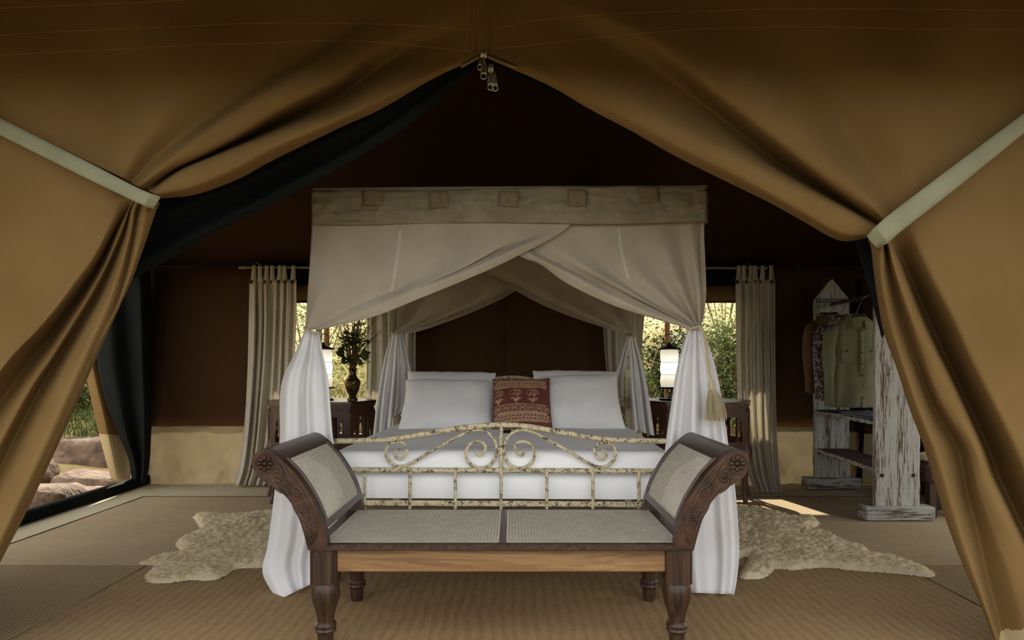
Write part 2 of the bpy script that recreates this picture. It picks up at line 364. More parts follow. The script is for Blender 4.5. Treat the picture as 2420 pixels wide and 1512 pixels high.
# back wall with two window openings, brown above and a cream skirt below
WZ0, WZ1 = .535, 1.766
win = [((645-1210)*YB/F, (935-1210)*YB/F), ((1478-1210)*YB/F, (1792-1210)*YB/F)]
m = MB()
def wallpanel(m, x0, x1, z0, z1, y=YB, n=14):
    nz = max(2, int((z1-z0)/.12)+1)
    m.grid([[(x, y+.012*noise.noise((x*1.4, 0, z*1.1)), z) for z in np.linspace(z0, z1, nz)] for x in np.linspace(x0, x1, n)])
wallpanel(m, XL, win[0][0], WZ0, 2.12); wallpanel(m, win[0][1], win[1][0], WZ0, 2.12, n=24); wallpanel(m, win[1][1], XR, WZ0, 2.12)
for a, b in win: wallpanel(m, a, b, WZ1, 2.12)
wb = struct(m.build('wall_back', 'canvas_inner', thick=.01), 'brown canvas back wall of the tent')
m = MB(); r0 = random.Random(4)
gx = np.linspace(XL, XR, 420); g = []
for x in gx:
    row = []
    for z in np.linspace(0, WZ0+.02, 26):
        w = (.35+.65*(1-z/.56))
        dy = .08*noise.noise((x*2.1, 2.2, z*1.5))*w+.13*abs(noise.noise((x*3.3+z*1.7, 7.7, z*2.4)))*w+.04*abs(noise.noise((x*7-z*5, 3.7, z*4)))*w+.01*noise.noise((x*11, 1, z*6))*w
        row.append((x, YB-.045-dy, z))
    g.append(row)
m.grid(g); put(m.build('skirt', 'skirt', wb), label='cream wrinkled skirt along the foot of the wall')
m = MB()
for i in range(1):
    m.tube([(x, YB-.053, WZ0+.012+.004*math.sin(x*5)) for x in np.linspace(XL, XR, 80)], .004, 5)
m.build('seam', 'patch', wb)
m = MB(); m.tube([P(1193, 880-i*24, YB-.03) for i in range(11)], .003, 5); m.tube([P(1187, 880-i*24, YB-.03) for i in range(11)], .003, 5)
m.build('seam', 'ceiling', wb)
for k, (a, b) in enumerate(win):              # window frames: bound edge, rolled-up blind, black strip above it
    w = bpy.data.objects.new('window_%d' % (k+1), None); COL.objects.link(w); w.location = ((a+b)/2, YB, WZ0); struct(w, 'tied-open canvas window in the back wall, %s the bed' % ('left of' if k == 0 else 'right of'))
    m = MB()
    for p, q in (((a, WZ0), (a, WZ1)), ((b, WZ0), (b, WZ1)), ((a, WZ0), (b, WZ0)), ((a, WZ1), (b, WZ1))):
        m.beam((p[0], YB-.005, p[1]), (q[0], YB-.005, q[1]), .03, .03, .006, up=(0, 1, 0))
    m.build('binding', 'canvas_inner', w)
    m = MB(); pr = []
    m.grid([[((x, YB-.05-.045*math.cos(t), WZ1+.075+.075*math.sin(t)+.006*math.sin(x*9))) for t in np.linspace(0, 2*PI, 14)] for x in np.linspace(a-.05, b+.05, 30)])
    put(m.build('rolled_blind', 'patch' if False else 'canvas', w), label='rolled-up tan blind above the opening')
    m = MB(); m.box(((a+b)/2, YB-.02, WZ1+.225), (b-a+.1, .03, .145), .004); put(m.build('blind_strip', 'netblack', w), label='black strip above the rolled blind')
# side walls: left doorway, right opening added for daylight; lintel, short returns and gable
def sidewall(name, X, y0, y1, zt, lab):
    m = MB()
    def quad(a, b, c, d): m.add([(X, *a), (X, *b), (X, *c), (X, *d)], [(0, 1, 2, 3)])
    quad((YF, 0), (y0, 0), (y0, zt), (YF, zt)); quad((y1, 0), (YB, 0), (YB, zt), (y1, zt)); quad((YF, zt), (YB, zt), (YB, 2.12), (YF, 2.12))
    m.add([(X, YF, 2.12), (X, YB, 2.12), (X, 4.6, 3.3), (X, YF, 2.72)], [(0, 1, 2, 3)])
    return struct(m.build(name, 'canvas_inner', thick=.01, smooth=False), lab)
wl = sidewall('wall_left', XL, 3.5, 6.5, 1.95, 'brown canvas side wall with the doorway to the rocks')
wr = sidewall('wall_right', XR, 3.0, 5.1, 1.95, 'brown canvas side wall behind the clothes rack, with an opening added for daylight')  # unseen opening added to let daylight onto the right side
m = MB(); m.box((XL-.005, 4.95, .045), (.07, 3.4, .09), .012); put(m.build('sill', 'netblack', wl), label='black zipped sill of the side doorway')
m = MB(); m.box((XR, 4.05, .045), (.07, 2.1, .09), .012); m.build('sill', 'netblack', wr)  # sill of the added opening
# inner roof and fly sheet
m = MB(); n = 30
m.grid([[(x, 4.6+(YB-4.6)*t, 3.3-1.18*t-.05*math.sin(PI*t)) for t in np.linspace(0, 1, 10)] for x in np.linspace(XL, XR, n)])
m.grid([[(x, YF+(4.6-YF)*t, 2.72+.58*t-.04*math.sin(PI*t)) for t in np.linspace(0, 1, 10)] for x in np.linspace(XL, XR, n)])
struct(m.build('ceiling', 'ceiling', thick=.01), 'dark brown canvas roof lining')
m = MB(); x0, x1 = XL-.35, XR+.45
m.grid([[(x, y, z) for y, z in ((2.5, 2.8), (4.6, 3.5), (6.65, 2.76), (8.35, 2.12))] for x in np.linspace(x0, x1, 12)])
struct(m.build('trim_1', 'fly', thick=.01, smooth=False), 'outer fly sheet shading the tent')
m = MB(); m.grid([[(x, y, z) for y, z in ((1.70, 2.22), (2.1, 2.52), (2.5, 2.81))] for x in np.linspace(-5.4, 5.4, 12)])  # unseen front strip, lowered and widened to darken the upper canvas
struct(m.build('trim_2', 'fly', thick=.01, smooth=False), 'unseen front edge of the fly sheet, its droop and width shaped to shade the entrance canvas')
# ------------------------------------------------------------------ front wall: gathered door flaps
Lup = [
 [(380, 462, .10), (463, 450, .09), (562, 412, .09), (640, 366, .09), (800, 290, .08), (899, 245, .06), (1031, 172, .04), (1131, 130, .02)],
 [(383, 468, .04), (463, 458, .02), (562, 422, .03), (640, 380, .03), (800, 302, .03), (899, 257, .03), (1031, 181, .02), (1131, 136, .01)],
 [(372, 462, -.02), (460, 437, -.06), (555, 397, -.07), (650, 348, -.07), (800, 284, -.06), (899, 235, -.04), (1031, 170, -.01), (1129, 126, 0)],
 [(362, 456, -.03), (430, 408, -.05), (520, 368, -.05), (661, 312, -.05), (800, 262, -.04), (900, 200, -.02), (1020, 140, 0), (1127, 100, 0)],
 [(352, 452, .02), (420, 399, .07), (510, 360, .10), (661, 292, .11), (800, 228, .09), (890, 165, .06), (990, 105, .02), (1126, 60, 0)],
 [(338, 446, .0), (408, 399, -.03), (480, 364, -.05), (562, 320, -.07), (661, 260, -.07), (800, 184, -.05), (900, 110, -.02), (1126, 10, 0)],
 [(326, 440, -.02), (390, 388, -.06), (470, 325, -.08), (560, 262, -.09), (661, 200, -.08), (780, 125, -.04), (900, 45, -.01), (1126, -90, 0)],
 [(311, 433, .02), (370, 372, .02), (430, 325, .02), (496, 276, .02), (580, 212, .02), (661, 150, .01), (740, 60, 0), (840, -90, 0)],
 [(285, 418, -.02), (325, 350, -.035), (380, 270, -.04), (430, 190, -.03), (480, 100, -.02), (520, 20, 0), (560, -90, 0)],
 [(230, 392, .0), (255, 320, .005), (280, 240, .01), (300, 160, .01), (310, 80, 0), (320, 0, 0), (330, -90, 0)],
 [(120, 338, 0), (110, 270, -.01), (100, 200, -.015), (80, 120, -.01), (70, 30, 0), (60, -90, 0)],
 [(-100, 230, 0), (-160, 180, 0), (-210, 110, 0), (-260, 10, 0), (-300, -90, 0)],
 [(-400, 80, 0), (-600, 40, 0), (-800, 0, 0), (-1000, -40, 0), (-1060, -90, 0)]]
Llo = [
 [(-400, 80, 0), (-600, 300, 0), (-800, 700, 0), (-1000, 1200, 0), (-1060, 1560, 0)],
 [(-60, 262, 0), (-150, 420, 0), (-260, 700, 0), (-400, 1100, 0), (-500, 1560, 0)],
 [(150, 372, 0.000), (110, 520, 0), (40, 700, -0.007), (-80, 900, -0.014), (-300, 1180, -0.014), (-420, 1560, 0)],
 [(240, 425, -0.007), (190, 560, -0.022), (130, 690, -0.043), (60, 800, -0.058), (-40, 920, -0.058), (-250, 1200, -0.043), (-370, 1560, 0)],
 [(285, 460, -0.014), (262, 525, -0.036), (222, 605, -0.058), (180, 665, -0.065), (140, 720, -0.072), (90, 780, -0.072), (0, 880, -0.072), (-220, 1200, -0.043), (-330, 1560, 0)],
 [(312, 462, -.02), (305, 490, 0.014), (276, 541, 0.050), (240, 616, 0.079), (202, 678, 0.086), (160, 738, 0.086), (114, 803, 0.086), (36, 905, 0.079), (-200, 1250, 0.043), (-300, 1560, 0)],
 [(318, 466, -.02), (306, 493, -0.007), (284, 547, -0.014), (250, 625, -0.014), (213, 694, -0.022), (174, 758, -0.029), (125, 836, -0.036), (45, 960, -0.043), (-150, 1330, -0.029), (-240, 1560, 0)],
 [(324, 468, -.02), (308, 496, 0.014), (293, 552, 0.036), (264, 625, 0.050), (228, 700, 0.058), (186, 770, 0.058), (138, 848, 0.058), (60, 990, 0.050), (-110, 1350, 0.029), (-200, 1560, 0)],
 [(332, 470, -.03), (318, 494, -0.022), (304, 562, -0.022), (280, 645, -0.029), (250, 725, -0.043), (212, 805, -0.058), (165, 905, -0.065), (90, 1070, -0.065), (-60, 1390, -0.043), (-140, 1560, 0)],
 [(342, 472, -.03), (328, 493, 0.007), (314, 570, 0.014), (296, 650, 0.007), (268, 730, -0.007), (232, 805, -0.029), (188, 905, -0.036), (118, 1060, -0.036), (-30, 1370, -0.022), (-110, 1560, 0)],
 [(358, 474, -.04), (346, 494, -0.029), (330, 570, -0.029), (309, 645, -0.022), (280, 720, -0.014), (246, 790, -0.014), (206, 880, -0.014), (140, 1030, -0.014), (5, 1310, -0.007), (-95, 1530, 0)],
 [(376, 478, -.02), (368, 496, 0.014), (350, 550, 0.022), (331, 605, 0.022), (311, 660, 0.022), (284, 719, 0.022), (228, 842, 0.022), (162, 994, 0.022), (66, 1200, 0.014), (0, 1327, 0.007), (-85, 1500, 0.000)],
 [(374, 480, .06), (362, 500, 0.065), (344, 555, 0.072), (325, 610, 0.072), (305, 662, 0.072), (277, 722, 0.072), (220, 846, 0.072), (154, 998, 0.072), (60, 1204, 0.065), (-6, 1329, 0.058), (-95, 1500, 0.043)]]
Rup = [
 [(2050, 556, .10), (1984, 558, .09), (1901, 513, .09), (1818, 467, .09), (1736, 427, .08), (1600, 360, .07), (1494, 299, .06), (1395, 248, .05), (1296, 192, .03), (1150, 130, .02)],
 [(2045, 562, .04), (1984, 567, .02), (1901, 523, .02), (1818, 477, .02), (1736, 437, .03), (1600, 369, .03), (1494, 309, .03), (1395, 257, .02), (1296, 200, .02), (1151, 136, .01)],
 [(2055, 556, -.03), (1985, 548, -.06), (1901, 502, -.07), (1818, 455, -.07), (1736, 412, -.06), (1600, 343, -.05), (1494, 282, -.03), (1395, 230, -.02), (1296, 180, -.01), (1152, 126, 0)],
 [(2072, 543, -.03), (2000, 503, -.06), (1901, 451, -.06), (1818, 408, -.06), (1736, 364, -.06), (1600, 295, -.05), (1494, 232, -.03), (1395, 180, -.02), (1296, 135, 0), (1154, 98, 0)],
 [(2083, 535, .03), (2010, 490, .08), (1915, 434, .11), (1830, 380, .12), (1755, 322, .11), (1650, 240, .09), (1560, 175, .06), (1450, 110, .03), (1320, 65, .01), (1156, 40, 0)],
 [(2090, 530, 0), (2030, 484, -.04), (1950, 425, -.06), (1872, 362, -.07), (1790, 296, -.07), (1690, 215, -.06), (1600, 140, -.04), (1500, 75, -.02), (1350, 10, 0), (1158, -40, 0)],
 [(2098, 524, -.04), (2055, 474, -.07), (1990, 408, -.08), (1922, 338, -.08), (1850, 264, -.08), (1770, 180, -.06), (1680, 95, -.03), (1590, 5, 0), (1480, -90, 0)],
 [(2110, 514, .02), (2090, 455, .0), (2045, 380, .02), (1990, 295, .02), (1930, 205, .02), (1870, 110, .01), (1810, 20, 0), (1740, -90, 0)],
 [(2150, 488, -.0), (2150, 400, -.03), (2130, 290, -.04), (2110, 180, -.03), (2090, 60, -.01), (2070, -90, 0)],
 [(2250, 425, 0), (2280, 320, .01), (2300, 200, .01), (2330, 60, 0), (2350, -90, 0)],
 [(2500, 240, 0), (2580, 170, 0), (2650, 60, 0), (2700, -90, 0)],
 [(2900, 80, 0), (3100, 40, 0), (3300, 0, 0), (3440, -90, 0)]]
Rlo = [
 [(2900, 80, 0), (3100, 400, 0), (3300, 900, 0), (3440, 1560, 0)],
 [(2480, 246, 0), (2580, 500, 0), (2720, 900, 0), (2900, 1560, 0)],
 [(2280, 400, -.0), (2360, 600, -.01), (2450, 820, -.02), (2580, 1100, -.02), (2720, 1560, 0)],
 [(2190, 468, -.02), (2260, 640, -.05), (2330, 800, -.07), (2400, 960, -.08), (2480, 1130, -.07), (2620, 1560, 0)],
 [(2140, 506, -.02), (2195, 640, -.05), (2248, 745, -.08), (2300, 860, -.09), (2360, 980, -.10), (2420, 1110, -.09), (2540, 1400, -.04), (2560, 1560, 0)],
 [(2106, 540, -.01), (2114, 574, .03), (2146, 645, .10), (2185, 735, .13), (2225, 825, .13), (2266, 910, .13), (2333, 1055, .13), (2358, 1125, .12), (2405, 1225, .11), (2460, 1350, .07), (2530, 1560, 0)],
 [(2098, 545, -.03), (2106, 578, -.02), (2132, 652, -.04), (2166, 740, -.05), (2205, 826, -.06), (2245, 906, -.06), (2312, 1052, -.07), (2336, 1120, -.07), (2382, 1224, -.07), (2432, 1340, -.05), (2500, 1560, -.02)],
 [(2090, 550, -.03), (2100, 580, -.04), (2120, 655, -.06), (2150, 745, -.07), (2186, 850, -.06), (2226, 950, -.06), (2290, 1060, -.06), (2312, 1150, -.06), (2350, 1260, -.05), (2390, 1370, -.05), (2440, 1560, -.02)],
 [(2082, 555, -.02), (2092, 582, .02), (2106, 660, .01), (2132, 760, .01), (2170, 870, .02), (2215, 980, .03), (2262, 1062, .04), (2286, 1172, .04), (2310, 1264, .04), (2335, 1371, .04), (2385, 1560, .04)],
 [(2070, 560, -.03), (2082, 584, -.04), (2085, 660, -.05), (2108, 770, -.05), (2142, 880, -.05), (2180, 985, -.05), (2214, 1066, -.05), (2246, 1172, -.04), (2276, 1275, -.03), (2312, 1380, -.02), (2372, 1560, 0)],
 [(2052, 566, -.01), (2060, 586, .02), (2066, 640, .02), (2075, 705, .02), (2090, 785, .02), (2118, 862, .02), (2150, 962, .02), (2187, 1062, .02), (2235, 1222, .02), (2279, 1340, .02), (2329, 1454, .02), (2368, 1560, .02)],
 [(2060, 566, .06), (2068, 590, .09), (2074, 645, .10), (2083, 710, .10), (2098, 790, .10), (2126, 868, .10), (2158, 966, .10), (2195, 1066, .10), (2243, 1226, .10), (2287, 1344, .10), (2337, 1458, .09), (2376, 1560, .08)]]
fw = bpy.data.objects.new('wall_front', None); COL.objects.link(fw); fw.location = (0, YF, 0); struct(fw, 'tan canvas front wall of the tent')
TREES = []
def canvas_sheet(name, curves, side, lab):
    m = MB(); g = loft(curves, 260 if (name, lab[0]) == ('lower', 'r') else 110, 14 if (name, lab[0]) == ('lower', 'r') else 9, YF); m.grid(g)
    if name == 'lower' :
        pass
    o = m.build(side, ['canvas', 'skirt'], fw, thick=.004, thoff=0)
    put(o, label=lab)
    TREES.append(BVHTree.FromPolygons([Vector(v) for v in m.v], m.f))
    return o, m
oLu, mLu = canvas_sheet('upper', Lup, 'door_flap_top', 'left upper canvas swept to its strap')
oLl, mLl = canvas_sheet('lower', Llo, 'door_flap_bottom', 'left lower canvas falling from its strap in folds')
oRu, mRu = canvas_sheet('upper', Rup, 'door_flap_top', 'right upper canvas swept to its strap')
oRl, mRl = canvas_sheet('lower', Rlo, 'door_flap_bottom', 'right lower canvas falling from its strap in folds')
mi = []
for f in mRl.f:                               # cream skirt at the very foot of the right flap
    c = np.mean([mRl.v[i] for i in f], 0); mi.append(1 if c[0]-c[2] > 1.80 and c[2] < .3 else 0)
oRl.data.polygons.foreach_set('material_index', mi)
def onto(px, py, lift=.004):                  # point on the front canvas behind image position (px, py)
    o = Vector((0, 0, CZ)); d = (Vector(P(px, py, YF))-o).normalized(); best = None
    for t in TREES:
        h = t.ray_cast(o, d)
        if h[0] is not None and (best is None or h[3] < best[1]): best = (h[0], h[3])
    return tuple(best[0]-d*lift) if best else P(px, py, YF-lift)
# plain strip over the door between the two halves
m = MB(); m.grid(loft([[(1120, -95, .004), (1122, 60, .004), (1124, 138, .004)], [(1142, -95, -.006), (1142, 60, -.006), (1141, 128, -.004)], [(1165, -95, .004), (1160, 60, .004), (1156, 138, .004)]], 12, 4, YF))
m.build('placket', 'canvas', fw, thick=.004)
seams = [[(-150, 30), (0, 20), (150, 13), (430, 0), (600, -12)],
 [(-200, 95), (0, 83), (150, 74), (330, 67), (600, 55), (800, 55), (970, 60), (1118, 71)], [(-200, 146), (0, 131), (150, 122), (300, 115), (460, 106), (560, 104), (700, 98), (800, 97), (900, 100), (1060, 116), (1118, 120)],
 [(1162, 68), (1300, 44), (1500, 30), (1620, 27), (1800, 22), (1980, 20), (2200, 22), (2420, 25), (2600, 28)], [(1160, 115), (1240, 108), (1400, 90), (1620, 71), (1780, 65), (1930, 63), (2150, 68), (2420, 71), (2600, 74)],
 [(1106, -60), (1106, 0), (1104, 60), (1100, 110), (1088, 142)], [(1121, -60), (1121, 0), (1121, 80), (1117, 118), (1108, 136)], [(1150, -60), (1150, 0), (1144, 50), (1140, 110)]]
for sm in seams:
    m = MB(); m.tube([onto(*q, .002) for q in cr(sm, 90)], .0011, 5); m.build('stitching', 'thread', fw)
# cream zip tape by the apex
for a in ([(1090, 157), (1110, 146), (1134, 133)], [(1153, 133), (1185, 146), (1222, 160)]):
    m = MB(); c = cr(a, 10)
    m.grid(np.array([[P(q[0], q[1]-6, YF-.012) for q in c], [P(q[0], q[1]-1, YF-.02) for q in c], [P(q[0], q[1]+5, YF-.008) for q in c]])); m.build('zip_tape', 'tape', fw, thick=.002)
# webbing straps
def strap(c0, c1, lab):
    m = MB(); m.grid(loft([c0, c1], 40, 3, YF)); put(m.build('strap', 'strap', fw, thick=.003), label=lab)
strap([(-420, 62, -.05), (-60, 247, -.07), (0, 279, -.08), (200, 379, -.10), (330, 446, -.115), (372, 462, -.105), (384, 467, -.06), (386, 470, .02), (372, 474, .1)],
      [(-420, 102, -.05), (-60, 290, -.07), (0, 319, -.08), (200, 419, -.10), (310, 472, -.115), (352, 491, -.105), (366, 496, -.06), (369, 497, .02), (356, 500, .1)], 'cream strap holding back the left flap')
strap([(2900, -110, -.05), (2480, 222, -.07), (2420, 267, -.08), (2250, 394, -.10), (2100, 508, -.115), (2062, 542, -.105), (2046, 560, -.06), (2044, 566, .02), (2060, 570, .1)],
      [(2900, -60, -.05), (2480, 270, -.07), (2420, 314, -.08), (2250, 452, -.10), (2130, 545, -.115), (2096, 576, -.105), (2070, 588, -.06), (2062, 588, .02), (2076, 590, .1)], 'cream strap holding back the right flap')
# dark insect-net doors gathered behind the flaps
m = MB(); m.grid(loft([[(285, 500, .24), (450, 420, .24), (640, 330, .22), (880, 230, .18), (1131, 122, .06)], [(285, 560, .22), (455, 478, .20), (650, 395, .18), (880, 275, .15), (1131, 128, .06)],
  [(285, 600, .26), (465, 515, .26), (655, 428, .24), (880, 305, .18), (1132, 134, .06)], [(285, 640, .21), (440, 562, .20), (655, 452, .18), (870, 330, .14), (1132, 142, .06)],
  [(285, 675, .25), (413, 607, .25), (496, 557, .24), (661, 475, .22), (794, 402, .18), (960, 300, .14), (1133, 152, .06)]], 50, 6, YF))
put(m.build('net_door', 'netblack', fw, thick=.003), label='dark net gathered behind the left flap')
m = MB(); m.grid(loft([[(1150, 122, .08), (1500, 270, .2), (1800, 440, .24), (2060, 540, .24)], [(1150, 146, .06), (1296, 214, .14), (1500, 318, .17), (1736, 440, .2), (1950, 552, .22), (2030, 568, .22)]], 40, 4, YF))
m.grid(loft([[(2018, 560, .22), (2035, 620, .22), (2060, 705, .24), (2085, 800, .24)], [(2050, 560, .2), (2068, 620, .2), (2080, 690, .2), (2100, 780, .22)], [(2085, 560, .24), (2100, 640, .24), (2130, 760, .24), (2150, 840, .24)]], 30, 4, YF))
put(m.build('net_door', 'netblack', fw, thick=.003), label='dark net edge behind the right flap')
# zip pullers hanging from the apex
def puller(px, py, w, tips, nm):
    t = bpy.data.objects.new('zip_slider', None)
    m = MB(); m.box(P(px, py, YF-.03), (w*.0016, .014, .032), .005)
    m.box(P(px, py-2, YF-.042), (w*.0009, .01, .018), .003)
    sl_ = m.build('zip_slider', 'metal', fw)
    for (ax, ay, bx, by, k) in tips:
        q = MB(); a = np.array(P(ax, ay, YF-.046-k)); b = np.array(P(bx, by, YF-.05-k)); wd = .0115
        d = (b-a)/np.linalg.norm(b-a); sd = np.cross(d, (0, 1, 0)); sd /= np.linalg.norm(sd)
        q.beam(a, a+(b-a)*.66, wd*1.9, .004, .0015, up=(0, 1, 0))
        ring = [b-d*wd*.6+wd*(math.cos(u)*sd+math.sin(u)*d) for u in np.linspace(0, 2*PI, 20)[:-1]]
        q.tube(ring, .0022, 6, closed=True)
        q.beam(a+(b-a)*.5+sd*wd*.9, b-d*wd*.6+sd*wd*.9, .003, .004, .001, up=(0, 1, 0)); q.beam(a+(b-a)*.5-sd*wd*.9, b-d*wd*.6-sd*wd*.9, .003, .004, .001, up=(0, 1, 0))
        q.build('pull_tab', 'metal', sl_)
puller(1143, 128, 14, [(1140, 136, 1135, 163, .0), (1144, 150, 1143, 184, .004)], 0)
puller(1160, 162, 12, [(1160, 174, 1160, 210, .004), (1165, 172, 1170, 212, 0)], 1)
# side doorway: tied-back canvas flap and black net in the back left corner, and their mirror at the right
def corner_set(pts_flap, pts_net, parent, tail, fm='canvas'):
    m = MB(); g = loft(pts_flap, 60, 6); m.grid(g)
    o = m.build('side_flap', [fm, 'skirt'], parent, thick=.004); put(o, label='tan flap with cream foot tied back at the %s doorway' % tail)
    o.data.polygons.foreach_set('material_index', [1 if np.mean([m.v[i][2] for i in f]) < .505 else 0 for f in m.f])
    m = MB(); m.grid(loft(pts_net, 50, 6)); put(m.build('side_net', 'netblack', parent, thick=.003), label='black net hanging at the %s doorway' % tail)
corner_set([[(172, 700, 6.3), (188, 820, 6.3), (205, 890, 6.3), (222, 970, 6.3), (236, 1030, 6.3), (252, 1090, 6.32), (264, 1133, 6.36)], [(200, 700, 6.24), (212, 820, 6.24), (226, 900, 6.22), (245, 980, 6.2), (258, 1040, 6.22), (270, 1095, 6.28), (278, 1137, 6.34)],
  [(235, 700, 6.34), (240, 820, 6.36), (255, 910, 6.34), (275, 1000, 6.34), (288, 1060, 6.36), (296, 1100, 6.4), (298, 1140, 6.4)], [(280, 700, 6.42), (290, 820, 6.44), (300, 930, 6.44), (306, 1030, 6.44), (309, 1080, 6.44), (310, 1110, 6.44), (306, 1134, 6.44)]],
  [[(215, 560, 6.22), (222, 700, 6.2), (230, 850, 6.2), (248, 940, 6.18), (274, 1010, 6.2), (300, 1070, 6.26), (308, 1100, 6.3), (312, 1138, 6.36)], [(250, 560, 6.14), (258, 700, 6.12), (268, 850, 6.1), (284, 950, 6.12), (300, 1030, 6.16), (318, 1090, 6.22), (322, 1140, 6.3)],
  [(290, 560, 6.2), (298, 700, 6.2), (306, 850, 6.2), (316, 960, 6.22), (326, 1040, 6.26), (332, 1100, 6.3), (332, 1142, 6.34)], [(325, 560, 6.12), (332, 700, 6.12), (336, 850, 6.12), (340, 960, 6.14), (342, 1040, 6.18), (340, 1100, 6.24), (336, 1146, 6.28)], [(355, 560, 6.24), (357, 700, 6.24), (358, 850, 6.24), (358, 960, 6.26), (356, 1040, 6.3), (352, 1100, 6.34), (342, 1143, 6.38)]], wl, 'left')
corner_set([[(1992, 700, 6.5), (1996, 850, 6.5), (2000, 950, 6.5), (2006, 1050, 6.5), (2012, 1138, 6.5)], [(2012, 700, 6.42), (2014, 850, 6.42), (2018, 950, 6.42), (2022, 1050, 6.42), (2022, 1140, 6.42)], [(2040, 700, 6.5), (2040, 850, 6.5), (2040, 950, 6.5), (2046, 1050, 6.46), (2060, 1145, 6.4)], [(2100, 700, 6.44), (2095, 850, 6.44), (2095, 950, 6.44), (2090, 1050, 6.44), (2085, 1142, 6.44)]],
  [[(2022, 660, 6.36), (2026, 850, 6.36), (2028, 960, 6.36), (2030, 1050, 6.36), (2022, 1143, 6.36)], [(2030, 660, 6.3), (2034, 850, 6.3), (2036, 960, 6.3), (2036, 1050, 6.3), (2028, 1146, 6.3)], [(2036, 660, 6.36), (2044, 850, 6.36), (2044, 960, 6.36), (2040, 1050, 6.36), (2036, 1143, 6.36)]], wr, 'right', 'canvas_inner')  # right flap takes the darker inner canvas to stand for shade
# ------------------------------------------------------------------ floor coverings
def slab(name, x0, x1, y0, y1, z0, z1, mat, lab, cat='mat'):
    m = MB(); nx, ny = 40, 30
    m.grid([[(x, y, z1+.002*noise.noise((x*2, y*2, 5))) for y in np.linspace(y0, y1, ny)] for x in np.linspace(x0, x1, nx)])
    e = .004; ring = [(x0-e, y0-e), (x1+e, y0-e), (x1+e, y1+e), (x0-e, y1+e)]; rin = [(x0, y0), (x1, y0), (x1, y1), (x0, y1)]
    m.add([(*p, z0) for p in ring]+[(*p, z1) for p in rin], [(i, (i+1) % 4, 4+(i+1) % 4, 4+i) for i in range(4)]+[(3, 2, 1, 0)])
    return put(m.build(name, mat), label=lab, category=cat)
slab('woven_mat', -3.18, 3.3, 3.875, 5.9, .0, .006, 'beige_mat', 'pale beige woven mat spread under the bed and clothes rack')
slab('jute_rug', -2.05, 2.19, -1.0, 3.86, .0, .011, 'jute', 'brown jute rug under the cane bench', 'rug')
slab('ribbed_mat', -3.4, -2.07, -1.0, 3.86, .0, .007, 'rib_mat', 'striped ribbed mat at the left edge of the brown rug')
slab('ribbed_mat', 2.21, 3.5, -1.0, 3.86, .0, .007, 'rib_mat', 'striped ribbed mat at the right edge of the brown rug, by the sheepskin tail')
m = MB(); m.tube([(-3.185, y, .008) for y in np.linspace(3.9, 5.9, 30)], .004, 5); m.tube([(x, 5.905, .008) for x in np.linspace(-3.185, 3.3, 40)], .004, 5)
m.build('edge_binding', 'stem', bpy.data.objects['woven_mat'])
# ------------------------------------------------------------------ four-poster bed
BA = math.radians(1.6); BX, BY = -.061, 3.52
def B(u, v, z): return (BX+u*math.cos(BA)+v*math.sin(BA), BY+v*math.cos(BA)-u*math.sin(BA), z)
bed = thing('four_poster_bed', 'cream flaking iron four-poster bed with scrolled footboard and headboard', 'bed', B(0, 0, 0))
HW, BL = 1.0, 2.12
def pz(px, py): return ((px-1210)*BY/F, BY, CZ-(py-HY)*BY/F)   # footboard plane
def fp(px, py, dv=0):                        # footboard: image position -> bed frame
    x, _, z = pz(px, py); u = (x-BX)/math.cos(BA); return B(u, dv, z)
fb = bpy.data.objects.new('footboard', None); COL.objects.link(fb); fb.parent = bed
hb = bpy.data.objects.new('headboard', None); COL.objects.link(hb); hb.parent = bed
def bed_tube(name, pts, r, par, mat='iron_paint', n=60, seg=10):
    m = MB(); m.tube(cr(pts, n) if len(pts) > 2 else pts, r, seg); return m.build(name, mat, par)
toprail = [(700, 1043), (785, 1043), (850, 1042), (900, 1040), (948, 1035), (1059, 1016), (1120, 1008), (1178, 1004), (1244, 1007), (1350, 1025), (1429, 1037), (1500, 1040), (1575, 1041), (1650, 1042)]
bed_tube('top_rail', [fp(*q) for q in toprail], .0145, fb)
bed_tube('middle_rail', [B(-.95, .0, .597), B(1.02, 0, .597)], .0135, fb)
m = MB(); m.beam(B(-.95, .0, .426), B(1.02, 0, .426), .02, .028, .004); m.build('bottom_rail', 'iron_paint', fb)
for k in range(-3, 4): bed_tube('bar', [B(k*.2352+.005, -.012, .60), B(k*.2352+.005, -.012, .36)], .0085, fb)
bed_tube('bar', [B(.005, -.004, .60), B(.005, -.004, .825)], .0105, fb)
scr = [(1240, 1067), (1232, 1076), (1219, 1068), (1216, 1054), (1227, 1044), (1245, 1045), (1259, 1059), (1262, 1080), (1250, 1098), (1228, 1106), (1204, 1098), (1190, 1072), (1191, 1050), (1203, 1028), (1225, 1016), (1250, 1018), (1275, 1029), (1340, 1064), (1390, 1094), (1420, 1103), (1444, 1092), (1453, 1072), (1448, 1055), (1435, 1046), (1418, 1046), (1405, 1055), (1404, 1070), (1413, 1082), (1426, 1083), (1432, 1073), (1427, 1065), (1420, 1063)]
for sg in (1, -1):
    bed_tube('scroll', [fp(1182+sg*(x-1181), y, .004) for x, y in scr], .0078, fb, n=150, seg=8)
for x, y in ((1182, 1062), (1224, 1108), (1140, 1108), (1424, 1106), (940, 1106), (1430, 1042), (936, 1040), (1252, 1012), (1112, 1012)):
    m = MB(); m.ball(fp(x, y, -.004), .013, 8, (1.3, .9, .8)); m.build('weld', 'iron_paint', fb)
